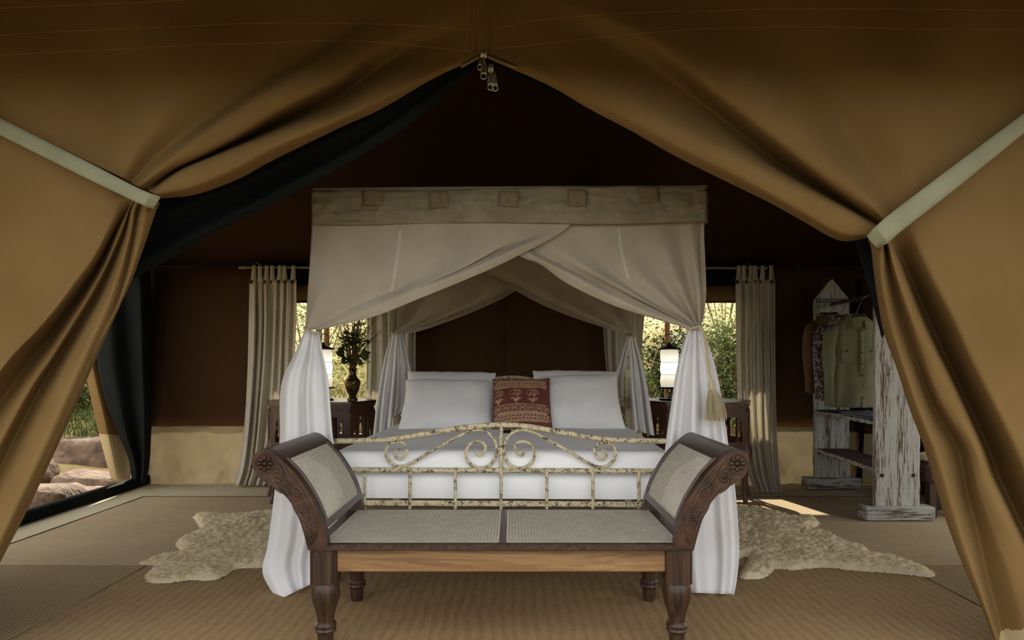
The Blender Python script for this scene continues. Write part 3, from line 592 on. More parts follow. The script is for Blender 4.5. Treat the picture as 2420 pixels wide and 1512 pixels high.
# headboard: square timber-like posts, arch and scrolls
hv = BL-.05
for u in (-.945, .945):
    m = MB(); m.box(B(u, hv, .56), (.055, .055, 1.10), .006, -BA); m.build('headboard_post', 'cream_post', hb)
bed_tube('top_rail', [B(u, hv, z) for u, z in ((-.92, .86), (-.6, .90), (-.3, 1.0), (0, 1.045), (.3, 1.0), (.6, .90), (.92, .86))], .014, hb)
bed_tube('middle_rail', [B(-.92, hv, .74), B(.92, hv, .74)], .013, hb)
for k in range(-3, 4): bed_tube('bar', [B(k*.235, hv, .36), B(k*.235, hv, .74)], .009, hb)
bed_tube('bar', [B(0, hv, .74), B(0, hv, 1.04)], .01, hb)
for sg in (1, -1): bed_tube('scroll', [B(sg*u, hv-.01, z) for u, z in ((.02, .88), (.10, .98), (.22, 1.0), (.26, .93), (.2, .88), (.15, .92), (.3, .94), (.5, .86), (.6, .82))], .009, hb, n=60)
PO = [(-.966, .075), (1.02, .075), (-.955, BL+.12), (.965, BL+.12)]
for u, v in PO:
    m = MB(); m.lathe([(.0, .022), (.004, .034), (.03, .036), (.055, .03), (.06, .018), (2.0, .016), (2.03, .012)], B(u, v, .012), 14)
    m.build('post', 'iron_paint', bed)
for a, b in ((PO[0], PO[1]), (PO[2], PO[3]), (PO[0], PO[2]), (PO[1], PO[3])):
    bed_tube('canopy_rail', [B(*a, 2.035), B(*b, 2.035)], .012, bed)
for u in (-.93, .93):
    m = MB(); m.beam(B(u, .02, .42), B(u, BL-.05, .42), .03, .05, .004); m.build('side_rail', 'iron_paint', bed)
m = MB()
for k in range(9): m.beam(B(-.92, .12+k*.235, .40), B(.92, .12+k*.235, .40), .07, .02, .003)
m.build('slats', 'rail', bed)
# mattress with its sheet
def rounded(u0, u1, v0, v1, z0, z1, r, n=40, sag=.0):
    """soft block as a superellipse-edged grid wrapped over top and sides"""
    g = []
    prof = [(0, z0), (-.004, z0+.02), (-.006, (z0+z1)/2-.02), (-.004, z1-r*1.1)]+[(r-r*math.cos(a), z1-r+r*math.sin(a)) for a in np.linspace(.15, PI/2, 7)]
    ring = []
    for (a, b) in ((0, 0), (1, 0), (1, 1), (0, 1)):
        for k in range(n): ring.append((a, b, k/n))
    out = []
    for ins, z in prof+[(r+.12, z1+.004), (.35, z1+.008), (.62, z1+.010), (.88, z1+.01)]:
        row = []
        U0, U1, V0, V1 = u0+ins, u1-ins, v0+ins, v1-ins
        for a, b, t in ring:
            if (a, b) == (0, 0): u, v = U0+(U1-U0)*t, V0
            elif (a, b) == (1, 0): u, v = U1, V0+(V1-V0)*t
            elif (a, b) == (1, 1): u, v = U1+(U0-U1)*t, V1
            else: u, v = U0, V1+(V0-V1)*t
            w = .010*noise.noise((u*3, v*3, z*5))+.005*noise.noise((u*8, v*4, z*9))
            row.append(B(u, v-(w if ins < r else 0), z+(w*.6 if ins > r*.5 else 0)))
        out.append(row+[row[0]])
    return out
mat_ = thing('mattress', 'thick mattress under a fitted white sheet on the iron bed', 'mattress', B(0, 1, .44))
m = MB(); m.grid(rounded(-.89, .89, .045, BL-.09, .443, .585, .04)); m.build('mattress_base', 'sheet', mat_, angle=80)
m = MB(); m.grid(rounded(-.905, .905, .028, BL-.09, .575, .69, .055)); m.build('sheet', 'sheet', mat_, angle=80)
# pillows: two propped behind, two in front, and the printed cushion
def pillow_surf(w, h, th, pinch=.035, seed=0):
    def f(u, v, side):
        a = abs(2*u-1); b = abs(2*v-1)
        t = th*((1-a**3.2)**.55)*((1-b**3.2)**.55)
        pu = 1-pinch*(1-b**2)*.0-pinch*1.4*(1-b*b)*a**3; pv = 1-pinch*1.6*(1-a*a)*b**3
        x = (u-.5)*w*pu; y = (v-.5)*h*pv
        n = .012*noise.noise((u*3+seed, v*3, 1.7+seed))+.009*noise.noise((u*9+seed, v*3-u*5, seed))+.012*abs(noise.noise((u*4-v*5, v*2+u*3, seed+5)))*(1-.5*b)
        return (x, y, side*t+n*(1-a**8)*(1-b**8))
    return f
def place(f, c, rt, up):
    """map pillow-local (x, y, z) to the world: x along rt, y along up, z towards the viewer"""
    c = np.array(c); rt = np.array(rt, float); rt /= np.linalg.norm(rt); up = np.array(up, float); up -= rt*np.dot(up, rt); up /= np.linalg.norm(up)
    nz = np.cross(rt, up)
    return lambda u, v, s, lift=0: tuple(c+rt*f(u, v, s)[0]+up*f(u, v, s)[1]+nz*(f(u, v, s)[2]+lift*s))
def pillow(name, label, bl, br, tl, tr, th, mat, seed, cat='pillow', group=None, flange=0):
    bl, br, tl, tr = [np.array(q) for q in (bl, br, tl, tr)]
    c = (bl+br+tl+tr)/4; rt = (br+tr-bl-tl); up = (tl+tr-bl-br); w = np.linalg.norm(rt)/2; h = np.linalg.norm(up)/2
    f = pillow_surf(w, h, th, seed=seed); S_ = place(f, c, rt, up); n = 30; m = MB()
    us = .5-.5*np.cos(np.linspace(0, PI, n)); 
    m.grid([[S_(u, v, 1) for v in us] for u in us]); m.grid([[S_(u, v, -1) for v in us[::-1]] for u in us])
    t = thing(name, label, cat, tuple((bl+br)/2), group)
    body = m.build('pillowcase' if cat == 'pillow' else 'cover', mat, t, angle=70)
    q = MB(); ring = [(u, 0) for u in us]+[(1, v) for v in us[1:]]+[(u, 1) for u in us[::-1][1:]]+[(0, v) for v in us[::-1][1:-1]]
    q.tube([S_(u, v, 0) for u, v in ring], .004, 5, closed=True); q.build('piping', mat, body)
    return t, S_, body
W1, W2, W3, W4 = 4.98, 5.02, 5.20, 5.28
pillow('pillow', 'white pillow propped at the back on the left, only its top edge showing', P(955, 985, 5.18), P(1172, 985, 5.18), P(957, 876, 5.5), P(1166, 884, 5.5), .085, 'sheet', 3)
pillow('pillow', 'white pillow propped at the back on the right, only its top edge showing', P(1266, 985, 5.18), P(1462, 985, 5.18), P(1256, 876, 5.5), P(1463, 880, 5.5), .085, 'sheet', 9)
pillow('pillow', 'plump white pillow in front at the left of the red cushion', P(944, 1019, 4.83), P(1172, 1018, 4.83), P(957, 896, 5.16), P(1168, 903, 5.16), .10, 'sheet', 5)
pillow('pillow', 'plump creased white pillow in front at the right of the red cushion', P(1262, 1017, 4.83), P(1470, 1013, 4.83), P(1268, 893, 5.16), P(1463, 884, 5.16), .10, 'sheet', 12)
cu, CS, cub = pillow('cushion', 'square red cushion with cream block print between the white pillows', P(1163, 1017, 4.70), P(1303, 1013, 4.70), P(1166, 895, 4.98), P(1300, 895, 4.98), .06, 'red', 21, 'cushion')
pr = MB()
def wob(u, v): return v+.05*(u-.25)**2*-.6
def ink(path, w=.012, lift=.0016):            # a printed line on the cushion face, in cover coordinates
    p = cr(path, max(6, 5*len(path))) if len(path) > 2 else np.linspace(path[0], path[1], 16)
    p = [q for q in p if .015 < q[0] < .985 and .015 < q[1] < .985]
    if len(p) < 2: return
    p = np.array(p); t = np.gradient(p, axis=0); t /= np.maximum(np.linalg.norm(t, axis=1), 1e-9)[:, None]; sd = np.stack([-t[:, 1], t[:, 0]], 1)
    pr.grid([[CS(*np.clip(q, .005, .995), 1, lift) for q in p-sd*w/2], [CS(*np.clip(q, .005, .995), 1, lift) for q in p+sd*w/2]])
def dot(u, v, r):
    if .02 < u < .98 and .02 < v < .98: pr.add([CS(u+r*math.cos(a), v+r*math.sin(a), 1, .0016) for a in np.linspace(0, 2*PI, 9)[:-1]], [tuple(range(8))])
def band_s(u0, u1, v0, v1):                   # chain of S motifs between two lines
    for v in (v0, v1): ink([(u0, v), (u1, v)], .014)
    n = int(round((u1-u0)/.062)); h = v1-v0
    for k in range(n):
        u = u0+(k+.5)*(u1-u0)/n; s = .024
        for dx in (-.012, .012):
            ink([(u+s+dx, v1-.12*h), (u-s+dx, v1-.22*h), (u-s+dx, v0+.58*h), (u+s+dx, v0+.42*h), (u+s+dx, v0+.22*h), (u-s+dx, v0+.12*h)], .010)
def band_x(u0, u1, v0, v1):                   # rings and crosses between two lines
    for v in (v0, v1): ink([(u0, v), (u1, v)], .014)
    n = int(round((u1-u0)/.15)); h = v1-v0
    for k in range(n+1):
        u = u0+k*(u1-u0)/max(n, 1); c = (v0+v1)/2
        for r, w in ((.33*h, .008), (.14*h, .009)): ink([(u+r*math.cos(a)*.95, c+r*math.sin(a)) for a in np.linspace(0, 2*PI, 9)], w)
        if k < n:
            x = u+(u1-u0)/n/2
            for sg in (1, -1): ink([(x-.04, c-sg*h*.45), (x+.04, c+sg*h*.45)], .008)
            for sg in (1, -1): ink([(x+sg*.045, c+h*.3), (x+sg*.018, c), (x+sg*.045, c-h*.3)], .006); 
band_x(.0, .78, .875, .965); ink([(.0, .865), (.8, .865), (.8, .985)], .007); band_s(.0, .93, .715, .85)
ink([(.93, .715), (.93, .985)], .011); ink([(.815, .855), (.815, .985)], .010)
for k in range(2):
    y = .885+k*.06; ink([(.9, y+.03), (.85, y+.02), (.9, y-.0), (.85, y-.02)], .009)
band_x(.02, 1, .24, .385); ink([(0, .228), (1, .228)], .006); band_s(.0, 1, .08, .215)
for cu_ in (.09, .40, .69):                   # three sprigs under dotted arches
    for a in np.linspace(.0, 1.0*PI, 14): dot(cu_+.1*math.cos(a), .58+.1*math.sin(a), .0075)
    for sg in (1, -1):
        for k, r in enumerate((.035, .06, .085)): ink([(cu_, .432+.018*k), (cu_+sg*r*.6, .462+.02*k+.012), (cu_+sg*r, .442+.02*k)], .013)
    ink([(cu_, .43), (cu_+.014, .51), (cu_+.005, .57), (cu_+.026, .645)], .010)
    for dx, dy in ((-.036, .06), (.052, .06), (.058, .11), (-.014, .11), (.036, .03), (-.06, .035)):
        x, y = cu_+dx, .525+dy
        for a in (0.4, 1.4, 2.6): ink([(x, y), (x+.027*math.cos(a), y+.027*math.sin(a))], .010)
    dot(cu_, .42, .014)
pr.build('block_print', 'print', cub, smooth=False)
# ------------------------------------------------------------------ bed canopy of thin cotton
can = thing('bed_canopy', 'off-white cotton bed canopy, its front sheets crossed and tied to the posts', 'canopy', B(0, 1, 2.0))
YC = 3.50
A_ = [[(740, 456, -.03), (736, 560, -.03), (730, 660, -.03), (725, 740, -.03), (722, 777, -.03)],
      [(800, 456, -.035), (790, 560, -.04), (766, 660, -.05), (738, 740, -.06), (724, 777, -.04)],
      [(900, 456, -.03), (885, 560, -.035), (835, 660, -.045), (765, 740, -.05), (727, 778, -.045)],
      [(1010, 456, -.035), (995, 555, -.04), (915, 655, -.05), (800, 738, -.06), (731, 778, -.05)],
      [(1130, 456, -.03), (1110, 545, -.035), (1000, 645, -.045), (845, 733, -.05), (735, 778, -.05)],
      [(1240, 456, -.03), (1215, 540, -.036), (1100, 628, -.07), (890, 718, -.08), (739, 778, -.055)],
      [(1290, 456, -.03), (1270, 545, -.035), (1196, 583, -.03), (1072, 637, -.03), (915, 690, -.035), (824, 724, -.045), (743, 777, -.05)],
      [(1315, 456, -.03), (1305, 540, -.038), (1206, 594, -.075), (1095, 644, -.08), (960, 694, -.085), (850, 740, -.08), (746, 779, -.06)],
      [(1345, 456, -.03), (1345, 534, -.034), (1210, 611, -.06), (1113, 655, -.065), (989, 706, -.07), (886, 747, -.07), (783, 772, -.06), (750, 781, -.05)]]
FS = []
m = MB(); m.grid(loft(A_, 70, 8, YC)); FS.append(m); put(m.build('front_sheet', 'net', can, thick=.003), label='front sheet gathered at the left post, crossing on top')
B_ = [[(1160, 456, .0), (1190, 550, .0), (1225, 602, -.01), (1278, 624, -.02), (1340, 669, -.02), (1444, 719, -.03), (1547, 752, -.04), (1630, 777, -.04)],
      [(1175, 456, .0), (1205, 550, -.005), (1245, 596, -.03), (1330, 640, -.045), (1430, 693, -.05), (1540, 742, -.055), (1634, 774, -.045)],
      [(1195, 456, .0), (1225, 550, .0), (1262, 588, .0), (1361, 641, .0), (1485, 699, -.005), (1580, 742, -.02), (1638, 772, -.03)],
      [(1260, 456, .0), (1290, 550, -.01), (1350, 610, -.03), (1450, 670, -.04), (1560, 732, -.05), (1640, 771, -.04)],
      [(1340, 456, .0), (1365, 550, .0), (1430, 630, .0), (1530, 705, -.01), (1602, 748, -.02), (1642, 771, -.03)],
      [(1410, 456, .0), (1430, 550, -.008), (1490, 630, -.025), (1570, 705, -.04), (1620, 748, -.045), (1644, 770, -.04)],
      [(1480, 456, .0), (1500, 550, .0), (1550, 640, .0), (1600, 710, -.005), (1630, 748, -.02), (1646, 770, -.03)],
      [(1540, 456, .0), (1560, 550, -.012), (1592, 640, -.035), (1622, 710, -.045), (1638, 748, -.045), (1648, 770, -.04)],
      [(1590, 456, .0), (1603, 550, .005), (1622, 640, .005), (1638, 710, -.01), (1646, 748, -.02), (1650, 770, -.03)],
      [(1625, 452, .0), (1634, 550, -.015), (1646, 640, -.04), (1652, 710, -.045), (1653, 748, -.045), (1653, 770, -.04)],
      [(1650, 448, .01), (1652, 550, .01), (1656, 640, .01), (1660, 710, .0), (1657, 748, -.01), (1655, 770, -.03)],
      [(1667, 446, .0), (1664, 540, .0), (1667, 620, -.01), (1669, 690, -.01), (1664, 745, -.02), (1657, 770, -.03)]]
m = MB(); m.grid(loft(B_, 70, 7, YC)); FS.append(m); put(m.build('front_sheet', 'net', can, thick=.003), label='front sheet gathered at the right post, passing behind')
fs_tree = [BVHTree.FromPolygons([Vector(v) for v in q.v], q.f) for q in FS]
for a in ([(946, 545), (940, 600), (930, 665), (924, 690)], [(1462, 540), (1468, 590), (1480, 640), (1486, 660)]):   # ladder-stitched joins of the front sheets
    m = MB(); rows = []
    for x, y in cr([(*q, 0) for q in a], 26)[:, :2]:
        row = []
        for dx in (-4, 4):
            o = Vector((0, 0, CZ)); d = (Vector(P(x+dx, y, YC))-o).normalized(); hs = [t.ray_cast(o, d) for t in fs_tree]; hs = [h for h in hs if h[0] is not None]
            h = min(hs, key=lambda q: q[3]) if hs else None; row.append(tuple(h[0]-d*.007) if h else P(x+dx, y, YC-.08))
        rows.append(row)
    m.grid(rows); m.build('join_strip', 'curtain', can)
# ruffled heading with five patches
m = MB(); g = []
for s in np.linspace(0, 1, 160):
    x = 737+(1668-737)*s; y0 = 450-(12*s**1.5)+3*math.sin(s*7); y1 = 529-8*max(0, s-.4)+3*math.sin(s*9+1)
    row = []
    for t in np.linspace(0, 1, 16):
        z = noise.noise((s*46, t*3.2, 0))*.018*math.sin(PI*t)+.010*noise.noise((s*14, t*9, 4))+.012*abs(noise.noise((s*38+t*3, t*6, 9)))*math.sin(PI*t)+.010*math.exp(-((t-.72)/.12)**2)*noise.noise((s*9, 2.2, 3))
        row.append(P(x, y0+(y1-y0)*t, YC-.05-z-.006*math.sin(PI*t)))
    g.append(row)
m.grid(g); hd = m.build('heading', 'header', can, thick=.003)
for x, y, w, h, a in ((880, 467, 44, 36, .02), (1037, 472, 42, 38, -.05), (1202, 470, 46, 36, .03), (1365, 468, 44, 38, -.02), (1533, 460, 44, 36, -.08)):
    m = MB(); ca, sa = math.cos(a), math.sin(a)
    m.grid([[P(x+(u*w*ca-v*h*sa)/2, y+(u*w*sa+v*h*ca)/2, YC-.072-.006*math.cos(u*1.4)+.003*noise.noise((x*.1+u*2, v*2, 1))) for v in np.linspace(-1, 1, 8)] for u in np.linspace(-1, 1, 8)])
    m.build('patch', 'patch', hd, thick=.003)
# cloth top and heading on the other three sides
m = MB(); m.grid([[B(u, v, 2.052-.03*math.sin(PI*(u+1)/2)*math.sin(PI*v/BL)) for v in np.linspace(-.03, BL+.03, 16)] for u in np.linspace(-.965, 1.05, 16)]); m.build('canopy_top', 'net', can, thick=.003)
for nm, pa, pb in (('left', (-.967, -.02), (-.98, BL+.02)), ('right', (1.054, -.02), (.99, BL+.02)), ('rear', (-.98, BL+.03), (.99, BL+.03))):
    m = MB(); m.grid([[B(pa[0]+(pb[0]-pa[0])*s+.006*noise.noise((s*30, t*4, 2)), pa[1]+(pb[1]-pa[1])*s+.006*noise.noise((s*30, t*4, 7)), 2.055-.19*t) for t in np.linspace(0, 1, 8)] for s in np.linspace(0, 1, 60)])
    m.build('heading', 'header', can, thick=.003)
YR = 5.62
C_ = [[(937, 604, 0), (936, 680, 0), (936, 740, 0), (936, 782, 0)], [(975, 604, .02), (965, 690, .03), (950, 750, .03), (938, 782, .01)], [(1030, 604, 0), (1010, 690, 0), (975, 755, .0), (940, 783, .01)],
      [(1100, 604, .02), (1080, 680, .03), (1010, 748, .03), (944, 784, .01)], [(1180, 604, 0), (1175, 670, 0), (1060, 742, -.01), (947, 785, 0)], [(1230, 604, .02), (1222, 668, .03), (1138, 715, .02), (1050, 752, .02), (948, 786, 0)],
      [(1260, 604, 0), (1250, 660, -.02), (1210, 692, -.03), (1138, 728, -.03), (1060, 759, -.03), (985, 784, -.02), (946, 788, 0)]]
m = MB(); m.grid(loft(C_, 50, 6, YR)); put(m.build('rear_sheet', 'net', can, thick=.003), label='rear sheet gathered at the left head post')
D_ = [[(1110, 604, -0.070), (1125, 640, -0.070), (1150, 656, -0.080), (1217, 686, -0.080), (1279, 719, -0.067), (1361, 752, -0.046), (1477, 790, -0.001)], [(1135, 604, -0.050), (1150, 640, -0.040), (1240, 684, -0.032), (1370, 745, -0.002), (1480, 788, 0.010)],
      [(1180, 604, -0.060), (1200, 640, -0.060), (1280, 690, -0.037), (1390, 742, -0.005), (1484, 787, 0.020)], [(1280, 604, -0.027), (1300, 650, -0.009), (1370, 705, 0.018), (1440, 755, 0.025), (1486, 786, 0.020)],
      [(1380, 604, -0.008), (1395, 660, -0.003), (1430, 715, 0.011), (1466, 760, 0.015), (1488, 786, 0.020)], [(1450, 604, 0.038), (1458, 670, 0.052), (1474, 730, 0.048), (1486, 765, 0.030), (1490, 786, 0.020)], [(1496, 604, 0.030), (1496, 670, 0.030), (1495, 735, 0.030), (1494, 786, 0.020)]]
m = MB(); m.grid(loft(D_, 50, 6, YR)); put(m.build('rear_sheet', 'net', can, thick=.003), label='rear sheet gathered at the right head post')
# side sheets: each side parts in the middle and is swept to its two posts
def side_half(u, v0, v1, vt, seed):
    """top edge from v0 to v1 at the rail, gathered at height 1.42 by the post at vt"""
    r = random.Random(seed); cols = []
    for k, t in enumerate(np.linspace(0, 1, 11)):
        v = v0+(v1-v0)*t; e = .02*(-1)**k; pts = []
        for q in np.linspace(0, 1, 8):
            f = q**1.6; sag = .10*t*math.sin(PI*q)
            pts.append(B(u+math.copysign(e*math.sin(PI*min(1, q*1.1)), u*e)*(1 if k % 2 else -1), v+(vt-v)*f, 2.04-(2.04-1.42)*q**(1+.55*t)*1.0+sag*.2))
        cols.append(pts)
    return cr_across(cols, 4)
for u in (-.962, 1.03):
    for v0, v1, vt, sd in ((0, 1.25, .0, 3), (BL, .9, BL, 5)):
        m = MB(); m.grid(side_half(u, v0, v1, vt, sd)); m.build('side_sheet', 'net', can, thick=.003)
# tails falling below the ties
def tail(L, R, pleats, amp, seed, lab, nt=60, ns=90, mat='white'):
    m = MB(); m.grid(drape(L, R, nt, ns, pleats, amp, seed).transpose(1, 0, 2)); return put(m.build('curtain_tail', mat, can, thick=.003), label=lab)
tail([(722, 778, 3.47), (700, 830, 3.46), (670, 892, 3.45), (662, 950, 3.44), (662, 1040, 3.43), (650, 1160, 3.42), (634, 1285, 3.40), (621, 1348, 3.38), (640, 1392, 3.37), (662, 1416, 3.33)],
     [(752, 785, 3.44), (762, 835, 3.45), (775, 900, 3.46), (786, 1035, 3.47), (800, 1150, 3.48), (796, 1250, 3.48), (776, 1340, 3.46), (760, 1368, 3.44)], 2.6,
     lambda t: .010+.020*min(1, t*3)*(1-.5*t), 4, 'white tail at the left foot post')
tail([(1628, 777, 3.46), (1603, 860, 3.46), (1588, 950, 3.47), (1574, 1050, 3.48), (1562, 1180, 3.48), (1566, 1300, 3.46), (1590, 1398, 3.40)],
     [(1660, 777, 3.46), (1686, 850, 3.45), (1704, 930, 3.45), (1720, 1040, 3.44), (1738, 1160, 3.42), (1747, 1290, 3.40), (1742, 1365, 3.38), (1735, 1405, 3.34)], 2.9,
     lambda t: .010+.024*min(1, t*3)*(1-.4*t), 11, 'white tail at the right foot post')
tail([(926, 788, 5.62), (908, 850, 5.58), (893, 940, 5.52), (884, 1010, 5.48), (880, 1062, 5.46)], [(938, 788, 5.60), (936, 850, 5.56), (930, 940, 5.52), (926, 1000, 5.48), (922, 1022, 5.47)], 2.2, lambda t: .01+.025*t, 6, 'pale outer tail at the left head post')
tail([(934, 788, 5.62), (934, 850, 5.58), (930, 930, 5.54), (925, 988, 5.52)], [(950, 788, 5.64), (962, 840, 5.64), (974, 890, 5.64), (985, 940, 5.66), (966, 962, 5.62)], 2.6, lambda t: .01+.025*t, 8, 'pale inner tail at the left head post')
tail([(1482, 796, 5.66), (1466, 850, 5.68), (1452, 900, 5.72), (1450, 960, 5.74)], [(1490, 796, 5.66), (1482, 850, 5.68), (1478, 900, 5.70), (1478, 960, 5.72)], 1.6, lambda t: .01+.02*t, 9, 'pale inner tail at the right head post')
tail([(1486, 796, 5.60), (1488, 860, 5.58), (1490, 930, 5.54), (1498, 1015, 5.50)], [(1500, 796, 5.62), (1518, 860, 5.60), (1532, 930, 5.56), (1546, 1030, 5.52)], 2.4, lambda t: .01+.03*t, 10, 'pale outer tail at the right head post')
# cords round the gathers
def cord(pts, label, tas=None):
    t = thing('tieback_cord', label, 'cord', tuple(pts[0])); m = MB(); c = cr(pts, 40)
    s = np.linspace(0, 60, 40); m.tube(c, .0052, 8); m.tube(c+np.stack([0*s, -.003+.002*np.sin(s), .006*np.cos(s)], 1), .0035, 6)
    o = m.build('loop', 'rope', t)
    return t
cord([P(720, 774, 3.50), P(720, 776, 3.44), P(735, 782, 3.405), P(752, 786, 3.42), P(756, 786, 3.50)], 'cream cord tying the left front canopy sheet, no tassel')
tc = cord([P(1626, 776, 3.52), P(1628, 777, 3.45), P(1642, 774, 3.415), P(1657, 770, 3.43), P(1660, 770, 3.52)], 'cream cord with a long tassel tying the right front canopy sheet')
rp = cr([P(1652, 770, 3.41), P(1662, 784, 3.385), P(1668, 810, 3.375), P(1671, 840, 3.37), P(1675, 870, 3.365), P(1680, 898, 3.36)], 60)
m = MB(); a = np.linspace(0, 60, 60)
for ph in (0, PI): m.tube(rp+np.stack([.0035*np.cos(a+ph), .0035*np.sin(a+ph), 0*a], 1), .0042, 6)
m.build('rope', 'rope', tc)
m = MB(); c = P(1681, 905, 3.358); m.lathe([(-.03, .013), (-.02, .016), (0, .014), (.012, .010), (.02, .006)], c, 12); tn = m.build('tassel', 'rope', tc)
m = MB(); r1 = random.Random(5)
for k in range(190):
    a = r1.uniform(0, 2*PI); q = math.sqrt(r1.random()); e = (1683+r1.uniform(0, 8)+44*0)
    b0 = np.array(c)+np.array((.012*q*math.cos(a), .012*q*math.sin(a), -.025)); L = r1.uniform(.135, .165)
    b2 = b0+np.array((.042*q*math.cos(a)+.022, .03*q*math.sin(a), -L)); b1 = (b0+b2)/2+np.array((.008*math.cos(a)+.004, .008*math.sin(a), .01))
    m.tube(cr([b0, b1, b2], 6), .0013, 3)
put(m.build('fringe', 'rope', tn), kind='stuff')
cord([P(925, 786, 5.68), P(926, 787, 5.60), P(938, 790, 5.56), P(950, 787, 5.60), P(951, 786, 5.68)], 'cream cord tying the rear canopy sheets at the left head post')
cord([P(1478, 792, 5.72), P(1479, 794, 5.60), P(1490, 796, 5.56), P(1502, 793, 5.60), P(1503, 792, 5.70)], 'cream cord tying the rear canopy sheets at the right head post')
# ------------------------------------------------------------------ cane bench
bench = thing('cane_bench', 'dark teak bench with scrolled carved ends and cane seat at the bed foot', 'bench', (-.043, 3.0, .011))
bx, yf, yr, lx = -.043, 2.73, 3.28, .702
ZB = .011
leg = [(.0, .025), (.006, .028), (.058, .032), (.066, .039), (.074, .0425), (.081, .0395), (.086, .0425), (.094, .043), (.101, .039), (.107, .033), (.125, .0335), (.15, .040), (.175, .0485), (.2, .0545), (.222, .0565), (.243, .055), (.26, .050), (.272, .046)]
for sx in (-1, 1):
    for y in (yf, yr):
        x = bx+sx*lx; m = MB()
        pts = []
        m.lathe([(z+ZB, r) for z, r in leg], (x, y, 0), 22)
        b = .052; c_ = .016; poly = [(-b+c_, -b), (b-c_, -b), (b, -b+c_), (b, b-c_), (b-c_, b), (-b+c_, b), (-b, b-c_), (-b, -b+c_)]
        m.prism(poly, (x, y, .275), (1, 0, 0), (0, 1, 0), .142)
        o = m.build('leg', 'teak', bench, angle=30)
        if y == yf:
            q = MB(); q.lathe([(0, .008), (.004, .007), (.005, .004)], (x+sx*.018, y-b-.003, .395), 10, 'y'); q.build('peg', 'carve', o)
m = MB(); m.box((bx, yf-.012, .366), (2*(lx-.05), .03, .092), .004); put(m.build('apron', 'rail', bench), label='pale teak front rail')
m = MB(); m.box((bx, yr+.012, .366), (2*(lx-.05), .03, .092), .004); m.build('apron', 'teakx', bench)
for sx in (-1, 1):
    m = MB(); m.box((bx+sx*lx, (yf+yr)/2, .366), (.03, yr-yf-.1, .092), .004); m.build('apron', 'teakx', bench)
SZ, y0, y1 = .436, 2.67, 3.335
m = MB(); x0, x1 = bx-.752, bx+.752
fwid = .030
m.box((bx, y0+.013, SZ-.012), (x1-x0, .026, .024), .003); m.box((bx, y1-.02, SZ-.012), (x1-x0, .04, .024), .003)
for sx in (-1, 1):
    m.box((bx+sx*.722, (y0+y1)/2, SZ-.012), (.06, y1-y0-.06, .024), .003)
    m.box((bx+sx*.69, y0+.045, SZ-.011), (.075, .05, .024), .002); m.box((bx+sx*.69, y1-.05, SZ-.011), (.07, .04, .024), .002)
m.build('seat_frame', 'teakx', bench)
m = MB(); m.box((bx+.006, (y0+y1)/2, SZ-.010), (.042, y1-y0-.05, .024), .003); m.build('centre_bar', 'teakx', bench)
def cane(surf, w, h, name, cell=.0132, n=1, edge=True):
    """woven cane: paired strands both ways plus both diagonals, each a thin strip; surf(x, y, lift) maps the flat panel"""
    m = MB(); nx, ny = int(w/cell), int(h/cell)
    def strip(a, b, wd, lift):
        a, b = np.array(a), np.array(b); d = b-a; L = np.linalg.norm(d); sd = np.array((-d[1], d[0]))/L*wd/2; k = max(1, int(n*L/w) if n > 1 else 1)
        k = max(1, int(round(L/(w/n)))) if n > 1 else 1
        m.grid([[surf(*(a+d*t-sd), lift) for t in np.linspace(0, 1, k+1)], [surf(*(a+d*t+sd), lift) for t in np.linspace(0, 1, k+1)]])
    e = .0019; wd = .0029
    for i in range(nx+1):
        x = w*i/nx
        for s in (-e, e): strip((min(max(x+s, 0), w), 0), (min(max(x+s, 0), w), h), wd, .0)
    for j in range(ny+1):
        y = h*j/ny
        for s in (-e, e): strip((0, min(max(y+s, 0), h)), (w, min(max(y+s, 0), h)), wd, .0008)
    for sg in (1, -1):
        for k in range(-ny, nx+1):
            off = (k+.5)*w/nx; pts = []
            ex, ey = w/nx, h/ny; L = min(ny, 10**6)
            # line x = off + sg*(y/ey)*ex
            t0, t1 = 0.0, float(ny)
            f = (lambda t: off+t*ex) if sg > 0 else (lambda t: off+ny*ex-t*ex)
            ts = [t for t in (0, ny) if 0 <= f(t) <= w]
            for X in (0, w):
                t = (X-off)/ex if sg > 0 else (off+ny*ex-X)/ex
                if 0 <= t <= ny: ts.append(t)
            if len(ts) >= 2 and max(ts)-min(ts) > .3: strip((f(min(ts)), min(ts)*ey), (f(max(ts)), max(ts)*ey), wd, .0016)
    if edge:
        for a, b in (((0, 0), (w, 0)), ((0, h), (w, h)), ((0, 0), (0, h)), ((w, 0), (w, h))): strip(a, b, .006, .0022)
    return m
for k, (xa, xb) in enumerate(((bx-.700, bx-.012), (bx+.024, bx+.700))):
    ya, yb_ = y0+.028, y1-.036
    m = cane(lambda x, y, l: (xa+x, ya+y, SZ+.0008+l-.010*math.sin(PI*max(0, min(1, x/(xb-xa))))*math.sin(PI*max(0, min(1, y/(yb_-ya))))), xb-xa, yb_-ya, 'seat', n=10)
    put(m.build('cane_panel', 'cane', bench, smooth=False), kind='stuff')
